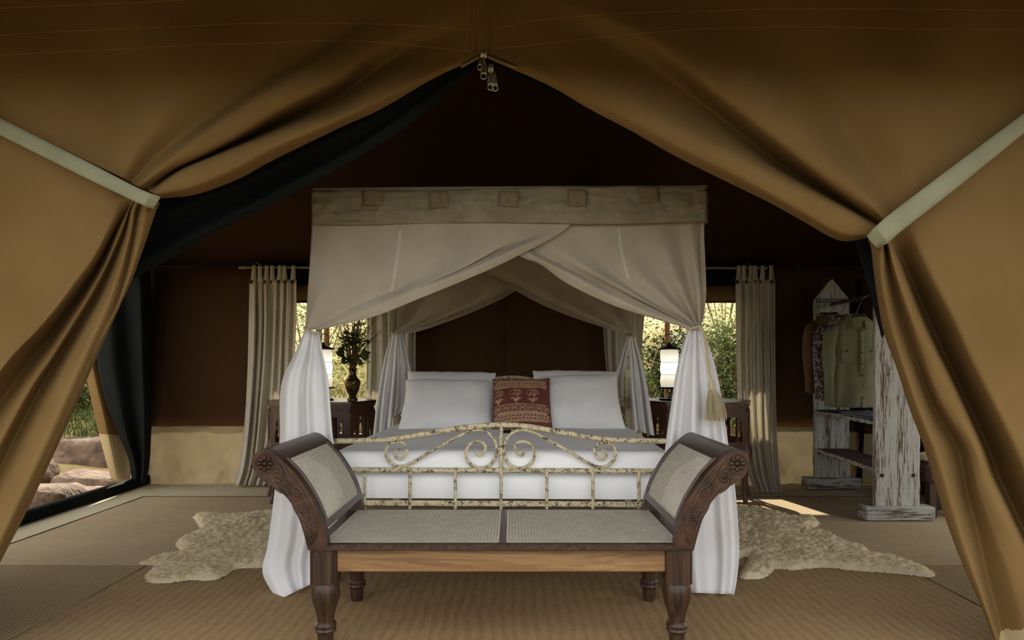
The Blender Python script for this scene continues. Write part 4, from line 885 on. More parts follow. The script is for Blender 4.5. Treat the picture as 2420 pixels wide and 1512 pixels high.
# scrolled ends
def fx(px, py): return ((px-1210)*2.66/F-bx, CZ-(py-HY)*2.66/F)
outer = [(729, 1300), (720, 1265), (709, 1229), (694, 1197), (675, 1171), (650, 1152), (622, 1135), (604, 1117), (596, 1093), (599, 1077), (608, 1067), (624, 1061), (640, 1065)]
inner = [(640, 1065), (658, 1078), (680, 1099), (702, 1122), (722, 1151), (740, 1181), (754, 1212), (765, 1245), (772, 1275), (774, 1300)]
O_ = [fx(*q) for q in outer]; I_ = [fx(*q) for q in inner]
Oc, Ic = cr([(*q, 0) for q in O_], 40)[:, :2], cr([(*q, 0) for q in I_], 30)[:, :2]
for sx in (-1, 1):
    mir = 1 if sx < 0 else -1
    Wd = lambda p, y: (bx+mir*p[0], y, p[1])
    arm = bench
    for (ya, th, nm) in ((2.655, .05, 'carved_panel'), (3.30, .045, 'rear_panel')):
        m = MB(); ring = list(Oc)+list(Ic[1:-1])
        A = [Wd(p, ya) for p in ring]; Bk = [Wd(p, ya+th) for p in ring]; n = len(ring)
        f = [tuple(range(n)), tuple(range(n, 2*n))[::-1]]+[(i, n+i, n+(i+1) % n, (i+1) % n) for i in range(n)]
        m.add(A+Bk, [q if mir > 0 else q[::-1] for q in f])
        pan = m.build(nm, 'carve' if nm[0] == 'c' else 'teak', arm, angle=30)
        if nm[0] == 'c': cp = pan
    # relief carving on the front panel
    yq = 2.655
    def rel(pts, r, name='relief', n=40, taper=False, closed=False):
        c = cr([(*fx(*q), 0) for q in pts], n) if len(pts) > 2 else np.array([(*fx(*q), 0) for q in pts])
        rr = r*np.sin(np.linspace(.12*PI, .95*PI, len(c))) if taper else r
        q = MB(); q.tube([Wd(p, yq) for p in c], rr, 6, closed=closed); return q.build(name, 'carve', cp)
    def off_line(cv, d):
        t = np.gradient(cv, axis=0); t /= np.linalg.norm(t, axis=1)[:, None]; return cv+np.stack([-t[:, 1], t[:, 0]], 1)*d
    for cv, d in ((Oc[1:30], -.011), (Ic[3:-1], -.008)):
        q = MB(); q.tube([Wd(p, yq) for p in off_line(cv, d)], .0035, 6); q.build('moulding', 'carve', cp)
    rc = (627, 1095)
    rel([(rc[0]+23*math.cos(a), rc[1]+23*math.sin(a)) for a in np.linspace(0, 2*PI, 25)[:-1]], .0035, 'ring', 48, closed=False)
    for k in range(8):
        a = 2*PI*k/8; cc = fx(rc[0]+13*math.cos(a), rc[1]+13*math.sin(a)); q = MB()
        q.ball((0, 0, 0), 1, 8, (.0118, .010, .0085)); ca, sa = math.cos(-a), math.sin(-a)
        q.v = [Wd((cc[0]+v[0]*ca-v[2]*sa, cc[1]+v[0]*sa+v[2]*ca), yq+v[1]) for v in q.v]; q.build('petal', 'carve', cp)
    q = MB(); cc = fx(*rc); q.ball(Wd(cc, yq), .0105, 12, (1, .9, 1)); q.build('rosette_boss', 'carve', cp)
    def spiral(cx_, cy, r0, turns, st, sgn):
        return [(cx_+r0*(1-.82*t)*math.cos(st+sgn*turns*2*PI*t), cy+r0*(1-.82*t)*math.sin(st+sgn*turns*2*PI*t)) for t in np.linspace(0, 1, 16)]
    for (cx_, cy, r0) in ((657, 1128, 14), (702, 1172, 11), (724, 1222, 9)):
        rel(spiral(cx_, cy, r0, 1.5, -2.4, 1), .0045, 'volute', 50)
        q = MB(); q.ball(Wd(fx(cx_, cy), yq), .0055, 8); q.build('volute_eye', 'carve', cp)
    for pts in (([(644, 1078), (662, 1092), (676, 1112), (684, 1140), (688, 1176)]), ([(650, 1145), (668, 1152), (680, 1166), (690, 1184)]), ([(640, 1120), (652, 1146), (672, 1158)]),
                ([(672, 1118), (690, 1140), (702, 1158)]), ([(690, 1140), (700, 1150), (712, 1158), (722, 1180)]), ([(690, 1186), (700, 1205), (716, 1226), (736, 1238)]), ([(696, 1190), (708, 1206), (722, 1210)]),
                ([(712, 1160), (724, 1184), (732, 1210)]), ([(716, 1228), (722, 1248), (730, 1280)]), ([(736, 1232), (746, 1255), (744, 1280)]), ([(726, 1240), (740, 1252), (736, 1282)]), ([(735, 1288), (742, 1270), (748, 1250)]),
                ([(648, 1100), (662, 1108), (672, 1122)]), ([(640, 1140), (655, 1154), (668, 1166)]), ([(680, 1120), (694, 1136), (704, 1150)]), ([(709, 1196), (716, 1208), (720, 1218)])):
        rel(pts, .0062, 'leaf_relief', 24, taper=True)
    # roll along the top, curved cane panel and the lower slat between the two panels
    ys = np.linspace(2.70, 3.30, 5)
    arc = list(Oc[27:])+list(Ic[1:5])
    m = MB(); m.grid([[Wd(p, y) for y in ys] for p in (arc if mir < 0 else arc[::-1])])
    q = [p for p in cr([(*fx(x, y), 0) for x, y in ((604, 1110), (622, 1122), (645, 1110), (660, 1090))], 12)[:, :2]]
    m.grid([[Wd(p, y) for y in ys] for p in (q if mir > 0 else q[::-1])])
    m.build('roll', 'teakx', arm, angle=60)
    Il = np.vstack([Ic[:, 0], Ic[:, 1]]).T; sl_ = np.r_[0, np.cumsum(np.linalg.norm(np.diff(Il, axis=0), axis=1))]
    def Ip(s): return np.array((np.interp(s, sl_, Il[:, 0]), np.interp(s, sl_, Il[:, 1])))
    sa, sb = sl_[4]-.006, sl_[-1]*.765
    def surf(x, y, l):
        s = sa+x; p = Ip(s); t = Ip(s+.004)-Ip(s-.004); t /= np.linalg.norm(t); n_ = np.array((t[1], -t[0]))*-1
        p = p-n_*.004+n_*l*1.0*(1 if True else 1); return Wd(p, 2.703+y)
    m = cane(surf, sb-sa, .60, 'arm', n=14)
    if mir < 0: m.f = [q[::-1] for q in m.f]
    put(m.build('cane_panel', 'cane', arm, smooth=False), kind='stuff')
    m = MB(); a, b = Ip(sb), Ip(sb+.03)
    d = (b-a)/np.linalg.norm(b-a); n_ = np.array((d[1], -d[0]))
    pp = [a+n_*.022, b+n_*.022, b-n_*.001, a-n_*.001]; A = [Wd(p, 2.70) for p in pp]; Bk = [Wd(p, 3.302) for p in pp]
    m.add(A+Bk, [(0, 1, 2, 3), (7, 6, 5, 4), (0, 4, 5, 1), (1, 5, 6, 2), (2, 6, 7, 3), (3, 7, 4, 0)]); m.build('slat', 'teakx', arm)
    for yy in (2.712, 3.292):                 # rims that carry the cane
        m = MB(); m.tube([Wd(Ip(s), yy) for s in np.linspace(sa, sb, 20)], .008, 6); m.build('rim', 'teakx', arm)
# ------------------------------------------------------------------ bedside tables
def table(cx, cy, R, zt, label, rot=0.0):
    t = thing('bedside_table', label, 'table', (cx, cy, 0)); V = [(cx+R*math.cos(PI/8*0+rot+k*PI/4-PI/2), cy+R*math.sin(rot+k*PI/4-PI/2)) for k in range(8)]
    def octo(r, z0, z1):
        k = r/R; q = [(cx+(x-cx)*k, cy+(y-cy)*k) for x, y in V]; return [(x, y, z0) for x, y in q]+[(x, y, z1) for x, y in q]
    m = MB(); fs = [tuple(range(8))[::-1], tuple(range(8, 16))]+[(i, (i+1) % 8, 8+(i+1) % 8, 8+i) for i in range(8)]
    m.add(octo(R, zt-.022, zt), fs); m.build('table_top', 'table_top', t)
    m = MB(); m.add(octo(R*.985, zt-.045, zt-.021), fs); m.add(octo(R*.96, zt-.075, zt-.044), fs); m.build('moulding', 'table', t)
    ri = R*.94; Q = [(cx+(x-cx)*ri/R, cy+(y-cy)*ri/R) for x, y in V]
    for i in range(8):
        a = np.array((*Q[i], 0.)); b = np.array((*Q[(i+1) % 8], 0.)); L = np.linalg.norm(b-a); ux = (b-a)/L; up = np.array((0, 0, 1.)); m = MB()
        z1, z0 = zt-.074, zt-.36
        def slab_(pts): m.prism(pts, a, ux, up, .018)
        slab_([(0, z1-.05), (L, z1-.05), (L, z1), (0, z1)]); slab_([(0, z0), (L, z0), (L, z0+.03), (0, z0+.03)])
        w0, w1 = .026, .098
        for mir in (0, 1):
            X = (lambda u: L-u) if mir else (lambda u: u)
            def sl2(pts): slab_([(X(u), z) for u, z in (pts[::-1] if mir else pts)])
            # pierced keyhole panel between outer and inner stile
            c = (w0+w1)/2; prof = [(z0+.03, .020), (z0+.09, .021), (z0+.125, .012), (z0+.14, .004), (z0+.155, .0035), (z0+.168, .0095), (z0+.185, .008), (z0+.215, .0012), (z1-.05, .0008)]
            sl2([(0, z0+.03)]+[(c-h, z) for z, h in prof]+[(0, z1-.05)]); sl2([(w1, z1-.05)]+[(c+h, z) for z, h in prof[::-1]]+[(w1, z0+.03)])
        m.build('panel', 'table', t, smooth=False)
        m = MB(); n = 24; low = []
        for s in np.linspace(0, 1, n):
            q = abs(2*s-1); low.append((L*s, z0-.045-.075*q**2.2+.014*math.sin(s*PI*6)**2*(1-q)-(0.03 if q > .93 else 0)))
        m.prism([(L, z0+.002), (0, z0+.002)]+low, a, ux, up, .016); m.build('apron', 'table', t, smooth=False)
    for i in range(8):
        x, y = Q[i]; d = np.array((x-cx, y-cy)); d /= np.linalg.norm(d); m = MB()
        pth = [(zt-.09, 0, .022), (zt-.35, 0, .022), (zt-.42, .012, .030), (zt-.5, .006, .026), (.22, -.012, .018), (.08, -.006, .016), (.025, .006, .022), (.0, .008, .022)]
        c = cr([(x+d[0]*o, y+d[1]*o, z, r) for z, o, r in pth], 24); m.tube(c[:, :3], c[:, 3], 8); m.build('leg', 'table', t)
    return t
TL, TR, TY, TZ = -1.655, 1.60, 5.93, .842
table(TL, TY, .475, TZ, 'octagonal carved rosewood table on the left of the bed, under the vase of flowers')
table(TR, TY, .475, TZ, 'octagonal carved rosewood table on the right of the bed, with only a lamp on it')
def lamp(px, Y, lab):
    x = (px-1210)*Y/F; y = Y; t = thing('table_lamp', lab, 'lamp', (x, y, TZ)); k = Y/F
    Z = lambda py: CZ-(py-HY)*k
    m = MB(); m.lathe([(TZ+.001, .085), (TZ+.008, .09), (TZ+.016, .082), (TZ+.02, .02), (TZ+.028, .012)], (x, y, 0), 24); m.build('base', 'iron', t)
    m = MB(); m.tube([(x, y, TZ+.02), (x, y, Z(928))], .006, 8); m.tube([(x+.018*math.cos(a), y, Z(923)+.018*math.sin(a)) for a in np.linspace(0, 2*PI, 20)[:-1]], .005, 6, closed=True); m.build('stem', 'iron', t)
    m = MB(); m.lathe([(Z(919), .004), (Z(919)+.004, .085), (Z(915.5), .100), (Z(914), .098), (Z(914)-.003, .006)], (x, y, 0), 24); m.build('tray', 'iron', t)
    m = MB(); z0, z1 = Z(914.5), Z(826); H = z1-z0; pr = []
    for s in np.linspace(0, 1, 31):
        q = abs(math.sin(PI*s*3)); pr.append((z0+H*s, .071+.007*q))
    m.lathe(pr, (x, y, 0), 28); sh = m.build('lamp_shade', 'paper', t, angle=70)
    for s in (1/3, 2/3):
        q = MB(); q.tube([(x+.0715*math.cos(a), y+.0715*math.sin(a), z0+H*s) for a in np.linspace(0, 2*PI, 29)[:-1]], .002, 5, closed=True); q.build('shade_ring', 'patch', sh)
    m = MB(); m.lathe([(Z(827), .010), (Z(826), .092), (Z(824), .10), (Z(822), .085), (Z(818), .035), (Z(815), .014), (Z(810), .010), (Z(808), .004)], (x, y, 0), 24); m.build('cap', 'iron', t)
    m = MB(); m.tube(cr([(x-.012, y, Z(815)), (x-.045, y, Z(808)), (x-.052, y, Z(798)), (x-.03, y, Z(791)), (x, y, Z(790)), (x+.03, y, Z(791)), (x+.052, y, Z(798)), (x+.042, y, Z(808)), (x+.05, y, Z(816)), (x+.062, y, Z(813))], 40), .0035, 6)
    m.build('handle', 'iron', t)
def lantern_fill(px, Y):                             # added light to whiten the paper shade, not a lit lamp
    l = bpy.data.lights.new('lantern_fill', 'POINT'); l.energy = 0.45; l.color = (1, .93, .82); l.shadow_soft_size = .035
    o = bpy.data.objects.new('lantern_fill_light', l); COL.objects.link(o); o.location = P(px, 868, Y)
lantern_fill(764, 5.85); lantern_fill(1582, 5.88)
lamp(764, 5.85, 'white paper lantern lamp beside the brass vase on the left table')
lamp(1582, 5.88, 'white paper lantern lamp on the right table')
# brass vase with dried flowers
vY = 5.74; vx = (833-1210)*vY/F; vk = vY/F; VZ = lambda py: CZ-(py-HY)*vk
vase = thing('vase', 'dark engraved brass vase holding dried flowers on the left table', 'vase', (vx, vY, TZ))
pr = [(TZ, .030), (TZ+.004, .044), (TZ+.014, .045), (TZ+.03, .034), (TZ+.042, .027), (TZ+.05, .029), (VZ(926), .045), (VZ(916), .058), (VZ(906), .065), (VZ(900), .064), (VZ(895), .052), (VZ(891), .036), (VZ(885), .030), (VZ(878), .029), (VZ(873), .034), (VZ(871), .043), (VZ(870), .043), (VZ(872), .03)]
m = MB(); m.lathe([pr[i] for i in range(len(pr))], (vx, vY, 0), 32); vb = m.build('body', 'brass', vase, angle=60)
for z, r in ((TZ+.047, .030), (VZ(899), .0655), (VZ(888), .034)):
    q = MB(); q.tube([(vx+r*math.cos(a), vY+r*math.sin(a), z) for a in np.linspace(0, 2*PI, 33)[:-1]], .003, 6, closed=True); q.build('band', 'brass_plain', vb)
bq = thing('dried_bouquet', 'tall dried bouquet with dark seed heads and green leaves standing in the brass vase', 'flowers', (vx, vY, VZ(872)))
r2 = random.Random(11); m = MB(); tips = []
for k in range(60):
    a = r2.uniform(0, 2*PI); sp = r2.uniform(.02, .24)*(1.0); h = r2.uniform(.30, .52); dx = sp*math.cos(a)+.03; dy = sp*math.sin(a)*.6
    c = cr([(vx+.012*math.cos(a), vY+.012*math.sin(a), VZ(880)), (vx+dx*.35, vY+dy*.35, VZ(871)+h*.45), (vx+dx, vY+dy, VZ(871)+h)], 9); m.tube(c, np.linspace(.0028, .0014, 9), 5); tips.append(c[-1])
    if k % 2 == 0:
        for j in range(3):
            p = c[4+j]; q = p+np.array((r2.uniform(-.05, .06), r2.uniform(-.04, .04), r2.uniform(.03, .09))); m.tube([p, q], .0013, 4)
put(m.build('stems', 'stem', bq), kind='stuff')
for (px, py, s) in ((818, 786, .021), (832, 807, .018), (844, 808, .02), (870, 807, .015), (849, 766, .012), (822, 803, .016), (858, 789, .011)):
    m = MB(); c = P(px, py, vY+r2.uniform(-.06, .04)); m.ball(c, s, 10, (1, 1, .8))
    for j in range(12):
        a = 2*PI*j/12; m.ball((c[0]+s*.85*math.cos(a), c[1]+s*.85*math.sin(a), c[2]-s*.15), s*.34, 6)
    m.tube([c, (vx, vY, VZ(868))], .003, 5); m.build('seed_head', 'flower', bq)
def leaf(m, base, d, up, L, wd):
    base = np.array(base, float); d = np.array(d, float); d /= np.linalg.norm(d); sd = np.cross(d, up); sd /= max(np.linalg.norm(sd), 1e-6); n = np.cross(sd, d)
    vs = [base, base+d*L*.3+sd*wd*.8+n*.1*wd, base+d*L*.62+sd*wd+n*.05*wd, base+d*L, base+d*L*.62-sd*wd+n*.05*wd, base+d*L*.3-sd*wd*.8+n*.1*wd, base+d*L*.5-n*.15*wd]
    m.add(vs, [(0, 1, 6), (1, 2, 6), (2, 3, 6), (3, 4, 6), (4, 5, 6), (5, 0, 6)])
lm = MB()
for k in range(230):
    a = r2.uniform(0, 2*PI); rr = r2.uniform(.02, .12); z = VZ(871)+r2.uniform(.03, .27); x = vx+rr*math.cos(a); y = vY+rr*math.sin(a)*.8
    leaf(lm, (x, y, z), (math.cos(a)+r2.uniform(-.5, .5), math.sin(a), r2.uniform(-.3, .8)), (0, 0, 1), r2.uniform(.04, .07), r2.uniform(.012, .02))
put(lm.build('leaves', 'leafd', bq), kind='stuff'); lm = MB()
for k in range(110):
    a = r2.uniform(0, 2*PI); rr = r2.uniform(.03, .15); z = VZ(871)+r2.uniform(.16, .42); leaf(lm, (vx+.02+rr*math.cos(a), vY+rr*math.sin(a)*.7, z), (math.cos(a)*.6+r2.uniform(-.4, .4), math.sin(a)*.6, r2.uniform(.2, 1)), (0, 0, 1), r2.uniform(.03, .05), r2.uniform(.006, .011))
put(lm.build('dry_leaves', 'leaf2', bq), kind='stuff')
for (x0, y0, x1, y1) in ((846, 842, 877, 832), (850, 842, 872, 846), (840, 848, 858, 862), (815, 842, 793, 830), (818, 846, 806, 852), (812, 840, 800, 820), (855, 838, 866, 826)):
    m = MB(); a, b = np.array(P(x0, y0, vY-.05)), np.array(P(x1, y1, vY-.09)); leaf(m, a, b-a, (0, 1, .3), np.linalg.norm(b-a), .027); m.build('leaf', 'leafd', bq, thick=.001)
# ------------------------------------------------------------------ window curtains and rods
def rod(x0, x1, py, lab, Y=6.5, ring=None):
    t = thing('curtain_rod', lab, 'curtain rod', P((x0+x1)/2, py, Y)); a, b = P(x0, py, Y), P(x1, py, Y)
    m = MB(); m.tube([a, b], .011, 10); m.build('rod', 'strap', t)
    for e in (a, b):
        m = MB(); m.tube([(e[0]-.03, e[1], e[2]), (e[0]+.03, e[1], e[2])], .015, 10); m.build('end_cap', 'strap', t)
    for rx in ring or ():
        c = P(rx, py-5, Y+.02); m = MB(); m.tube([(c[0]+.024*math.cos(q), c[1], c[2]+.02*math.sin(q)) for q in np.linspace(-.4, PI+.4, 14)], .004, 6); m.tube([(c[0], c[1], c[2]+.02), (c[0], YB-.01, c[2]+.02)], .004, 6); m.build('ring', 'metal', t)
rod(572, 990, 632, 'pale curtain rod over the left window', ring=(608, 965)); rod(1425, 1806, 633, 'pale curtain rod over the right window', ring=(1450, 1770))
def curtain(L, R, tabs, btns, pleats, seed, lab, rodpy=632, Y=6.5, amp=.03):
    t = thing('window_curtain', lab, 'curtain', P((L[0][0]+R[0][0])/2, L[-1][1], Y))
    m = MB(); m.grid(drape(L, R, 70, 130, pleats, lambda q: amp*(.35+.65*min(1, q*6)), seed, sharp=.85).transpose(1, 0, 2)); m.build('cloth', 'curtain', t, thick=.002)
    for k, x in enumerate(tabs):
        m = MB(); w = 11; zt = 626; lean = (-1)**k*1.5
        top = [P(x, 664, Y-.032), P(x+lean, 648, Y-.030), P(x+lean, 634, Y-.022)]; arc = [P(x+lean, rodpy-6.0*math.sin(a)*1.0, Y-.022*math.cos(a)) for a in np.linspace(.4, PI-.4, 6)]
        back = [P(x+lean, 634, Y+.022), P(x, 664, Y+.014)]
        c = cr(top+arc+back, 22); hw = w*Y/F/2
        hws = np.interp(np.linspace(0, 1, 22), [0, .25, .5, 1], [hw*1.25, hw*.85, hw*.8, hw*1.2])
        m.grid([[(p[0]-h, p[1], p[2]) for p, h in zip(c, hws)], [(p[0]+h, p[1], p[2]) for p, h in zip(c, hws)]]); m.build('tab', 'curtain', t, thick=.002)
    for x, w in btns:
        m = MB(); c = P(x, 666, Y-.052); m.lathe([(-.004, .004), (-.004, .019), (.0, .021), (.004, .018), (.005, .003)], c, 14, 'y', 1.0)
        m.v = [(c[0]+(v[0]-c[0])*w, v[1], v[2]) for v in m.v]; m.build('button', 'button', t)
curtain([(590, 660, 6.5), (588, 760, 6.5), (585, 880, 6.5), (578, 1000, 6.48), (565, 1100, 6.45), (552, 1146, 6.40)], [(701, 660, 6.5), (700, 760, 6.5), (694, 880, 6.5), (682, 1000, 6.49), (668, 1100, 6.46), (655, 1148, 6.42)],
        (599, 616, 629, 645, 660, 674, 692), ((593, 1), (625, .6), (640, .4), (658, .9), (674, .8), (691, 1.05)), 6.5, 3, 'long pale curtain at the far left, left of the left window')
curtain([(868, 660, 6.5), (868, 780, 6.5), (866, 900, 6.5), (862, 1020, 6.5), (858, 1146, 6.46)], [(983, 660, 6.5), (982, 780, 6.5), (982, 900, 6.5), (981, 1020, 6.5), (980, 1146, 6.46)], (876, 894, 912, 930, 950, 972), ((878, 1), (912, .7), (946, .9), (974, 1)), 5.5, 8, 'pale curtain at the right edge of the left window, behind the bed canopy')
curtain([(1428, 660, 6.5), (1426, 780, 6.5), (1436, 900, 6.49), (1446, 1020, 6.48), (1450, 1146, 6.46)], [(1530, 660, 6.5), (1520, 780, 6.5), (1512, 900, 6.5), (1510, 1020, 6.5), (1510, 1146, 6.46)], (1436, 1454, 1472, 1490, 1506, 1522), ((1438, 1), (1472, .8), (1506, .9)), 4.5, 14, 'pale curtain at the left edge of the right window, behind the bed canopy')
curtain([(1738, 660, 6.5), (1739, 780, 6.5), (1742, 900, 6.49), (1748, 1020, 6.44), (1764, 1110, 6.3), (1786, 1162, 6.1)], [(1832, 660, 6.5), (1832, 780, 6.5), (1833, 900, 6.49), (1836, 1020, 6.42), (1842, 1110, 6.26), (1848, 1165, 6.08)],
        (1745, 1760, 1773, 1786, 1801, 1824), ((1742, 1), (1764, .7), (1784, .35), (1797, .5), (1825, 1.05)), 5.5, 21, 'long pale curtain at the right edge of the right window, trailing on the floor')
for px, py in ((483, 618), (1889, 624)):
    t = thing('wall_ring', 'small metal ring on the back wall, %s' % ('left of the left curtain rod' if px < 1000 else 'above the clothes rack'), 'ring', P(px, py, YB-.02))
    c = P(px, py, YB-.03); m = MB(); m.tube([(c[0]+.024*math.cos(a), c[1], c[2]+.022*math.sin(a)) for a in np.linspace(-2.9, 1.6, 16)], .0035, 6); m.build('ring', 'metal', t)
    m = MB(); m.lathe([(-.02, .006), (.03, .006)], (c[0], c[1], c[2]+.022), 8, 'y'); m.build('eyelet', 'metal', t)
# ------------------------------------------------------------------ clothes rack
rack = thing('clothes_rack', 'whitewashed plank clothes rack with pointed ends, rail and two shelves', 'clothes rack', (2.88, 5.6, 0))
def end_panel(xc, y, w, foot_w, peak, lean):
    sh = peak-.19; m = MB(); r = random.Random(int(y*10)); L, Rr = [], []
    for z in np.linspace(.10, sh, 26): L.append((-w/2+r.uniform(-.004, .004), z)); Rr.append((w/2+r.uniform(-.003, .003), z))
    m.prism(L[::-1]+Rr[:]+[(0, peak)] if False else [*L[::-1][::-1][:0], *Rr, (.02, peak-.02), (0, peak), (-.02, peak-.02), *L[::-1]], (xc, y+.02, .012), (1, 0, 0), (0, 0, 1), .04)
    p = m.build('end_panel', 'white_wood', rack, angle=25)
    m = MB(); m.box((xc, y, .055+.006), (foot_w, .13, .10), .008); m.build('foot', 'white_woodx', rack)
    for dx in (-.115, .115):
        q = MB(); q.lathe([(-.006, .003), (-.007, .011), (-.002, .014), (.006, .014)], (xc+dx, y-.022, .335), 12, 'y'); q.build('bolt', 'iron', p)
    return p
yn, yfar = 5.02, 6.30
end_panel(2.825, yn, .325, .505, 1.94, 0); end_panel(2.945, yfar, .315, .50, 1.925, 0)
for z, mt, nm in ((.715, 'shelf_wood', 'shelf'), (.365, 'shelf_wood', 'shelf')):
    m = MB(); a, b = (2.825, yn+.02, z), (2.945, yfar-.02, z); m.beam(a, b, .30, .028, .004); o = m.build(nm, mt, rack)
    q = MB()
    for k in range(30):                       # flaking paint lip along the front edge
        s = k/30; q.box((2.825-.151+.12*s, yn+.02+(yfar-yn-.04)*(s+.016), z+.002), (.004, .042, .022+.006*((k*7) % 3)), .001)
    q.build('edge_strip', 'white_woodx', o)
m = MB(); m.tube([(2.82, yn, 1.70), (2.945, yfar, 1.70)], .016, 12); m.build('rail', 'teak', rack)
m = MB(); m.box((2.945, yfar-.025, 1.735), (.30, .02, .035), .004); m.build('batten', 'teak', rack)
m = MB(); m.box((2.825, yn+.025, 1.735), (.30, .02, .035), .004); m.build('batten', 'teak', rack)
m = MB(); m.grid([[(2.825+.094*((y-yn)/(yfar-yn))+dx, y, .7315+.006*noise.noise((dx*9, y*6, 1))+.002) for dx in np.linspace(-.147, .147, 10)] for y in np.linspace(yn+.03, yfar-.06, 30)])
put(m.build('shelf_cloth', 'shelf_cloth', thick=.004), label='dark navy cloth lining the upper shelf of the clothes rack', category='cloth')
fs_ = thing('folded_shirt', 'crumpled grey-blue folded shirt lying on the upper shelf of the rack', 'shirt', (2.79, 5.42, .74))
m = MB(); n = 26
for k, (z0, sc) in enumerate(((.742, 1), (.758, .92))):
    m.grid([[(2.815+(u-.5)*.25*sc+.012*noise.noise((u*3, v*3, k)), 5.40+(v-.5)*.52*sc, z0+.022*math.sin(PI*u)**.5*math.sin(PI*v)**.5+.014*noise.noise((u*7, v*8, k+4))*math.sin(PI*u)*math.sin(PI*v)) for v in np.linspace(0, 1, n)] for u in np.linspace(0, 1, n)])
m.build('cloth', 'grey_cloth', fs_, thick=.004)
def shirt(px0, px1, py_sh, py_bot, Y, mat, lab, seed, detail=False, hang=True, name='hanging_shirt', cat='shirt'):
    k = Y/F; xc = ((px0+px1)/2-1210)*k; hw = (px1-px0)/2*k; zs = CZ-(py_sh-HY)*k; zb = CZ-(py_bot-HY)*k; H = zs-zb; railx = 2.82+.125*(Y-yn)/(yfar-yn)
    t = thing(name, lab, cat, (xc, Y, zb)); nu, nv = 60, 40; m = MB(); r = random.Random(seed); p1, p2 = r.uniform(0, 6), r.uniform(0, 6)
    def body(s, v):
        a = 2*PI*s; top = (1-v); w = hw*(.74+.12*v); 
        drop = .10*H*0
        if v < .12: w = hw*(.30+.44*(v/.12)**.6)
        d = .055+.015*v; fl = .014*v*math.sin(5*a+p1+2*v)+.009*v*math.sin(9*a+p2)+.012*noise.noise((math.cos(a)*2+seed, math.sin(a)*2, v*3))
        return (xc+math.cos(a)*w, Y+math.sin(a)*(d+fl), zs+.045-(H*.97+.045)*v)
    m.grid([[body(s, v) for v in np.linspace(0, 1, nv)] for s in np.linspace(0, 1, nu)]); m.build('body', mat, t, angle=70, thick=.002)
    for sg in (-1, 1):
        m = MB(); c = cr([(xc+sg*hw*.66, Y, zs-.02), (xc+sg*hw*.86, Y-.01, zs-.09), (xc+sg*hw*.95, Y-.02, zs-.26*H/.8), (xc+sg*hw*.97, Y-.03, zs-.5*H/.8), (xc+sg*hw*.92, Y-.02, zs-H*.95)], 30)
        rr = np.interp(np.linspace(0, 1, 30), [0, .1, .5, .9, 1], [.045, .062, .054, .042, .044]); sg_ = 14
        g = []
        for i in range(30):
            row = []
            for q in range(sg_+1):
                a = 2*PI*q/sg_; w_ = 1+.18*noise.noise((math.cos(a)*1.5, i*.18, seed+sg)); row.append((c[i][0]+math.cos(a)*rr[i]*w_*.85, c[i][1]+math.sin(a)*rr[i]*w_*.75, c[i][2]))
            g.append(row)
        m.grid(g); sv = m.build('sleeve', mat, t, angle=70, thick=.002)
        q = MB(); z = c[-2][2]; q.tube([(c[-1][0]+.040*math.cos(a), c[-1][1]+.034*math.sin(a), z+.05) for a in np.linspace(0, 2*PI, 20)[:-1]], .003, 5, closed=True); q.build('cuff_seam', mat, sv)
    m = MB(); zc = zs+.04                      # collar: a stand with two points
    g = []
    for a in np.linspace(-.35*PI, 1.35*PI, 24):
        f = max(0, -math.sin(a)); g.append([(xc+.07*math.cos(a), Y+.045*math.sin(a)-.01, zc+.03-.05*f), (xc+.082*math.cos(a), Y+.06*math.sin(a)-.015, zc+.012-.075*f), (xc+.088*math.cos(a), Y+.07*math.sin(a)-.02, zc-.028-.085*f**1.2)])
    m.grid(g); m.build('collar', mat, t, thick=.003)
    if detail:
        m = MB(); m.grid([[(xc+.010+dx+.01*v+.004*math.sin(v*7), Y-.062-.016*v-.010*math.sin(v*6+1)*v, zs-.05-(H*.9)*v) for v in np.linspace(0, 1, 30)] for dx in (-.017, 0, .017)]); m.build('placket', mat, t, thick=.003)
        for j in range(7):
            v = .03+j*.14; q = MB(); q.lathe([(-.003, .002), (-.004, .006), (0, .007), (.003, .006)], (xc+.010+.01*v, Y-.070-.016*v-.010*math.sin(v*6+1)*v, zs-.05-H*.9*v), 10, 'y'); q.build('button', 'button', t)
        for sg in (-1, 1):
            m = MB(); x = xc+sg*hw*.42; z = zs-.19
            m.prism([(-.045, 0), (.045, 0), (.045, -.03), (0, -.048), (-.045, -.03)][::-1], (x, Y-.066, z), (1, 0, 0), (0, 0, 1), -.004); pk = m.build('pocket_flap', mat, t)
            m = MB(); m.prism([(-.043, -.01), (.043, -.01), (.043, -.11), (0, -.125), (-.043, -.11)][::-1], (x, Y-.063, z), (1, 0, 0), (0, 0, 1), -.003); m.build('pocket', mat, t)
            q = MB(); q.lathe([(-.003, .002), (-.004, .006), (0, .007), (.003, .006)], (x, Y-.073, z-.036), 10, 'y'); q.build('button', 'button', pk)
        m = MB(); m.box((xc, Y+.038, zc-.012), (.045, .004, .018), .001); put(m.build('neck_tag', 'label', t), label='small white tag in the collar')
    h = thing('clothes_hanger', 'dark hanger hooked on the rail inside the %s' % lab.split(' hanging')[0], 'hanger', (xc, Y, zs+.05)); m = MB()
    m.tube(cr([(xc-hw*.62, Y, zs-.01), (xc-hw*.3, Y, zs+.03), (xc, Y, zs+.055), (xc+hw*.3, Y, zs+.03), (xc+hw*.62, Y, zs-.01)], 30), .008, 8); m.build('bar', 'teak', h)
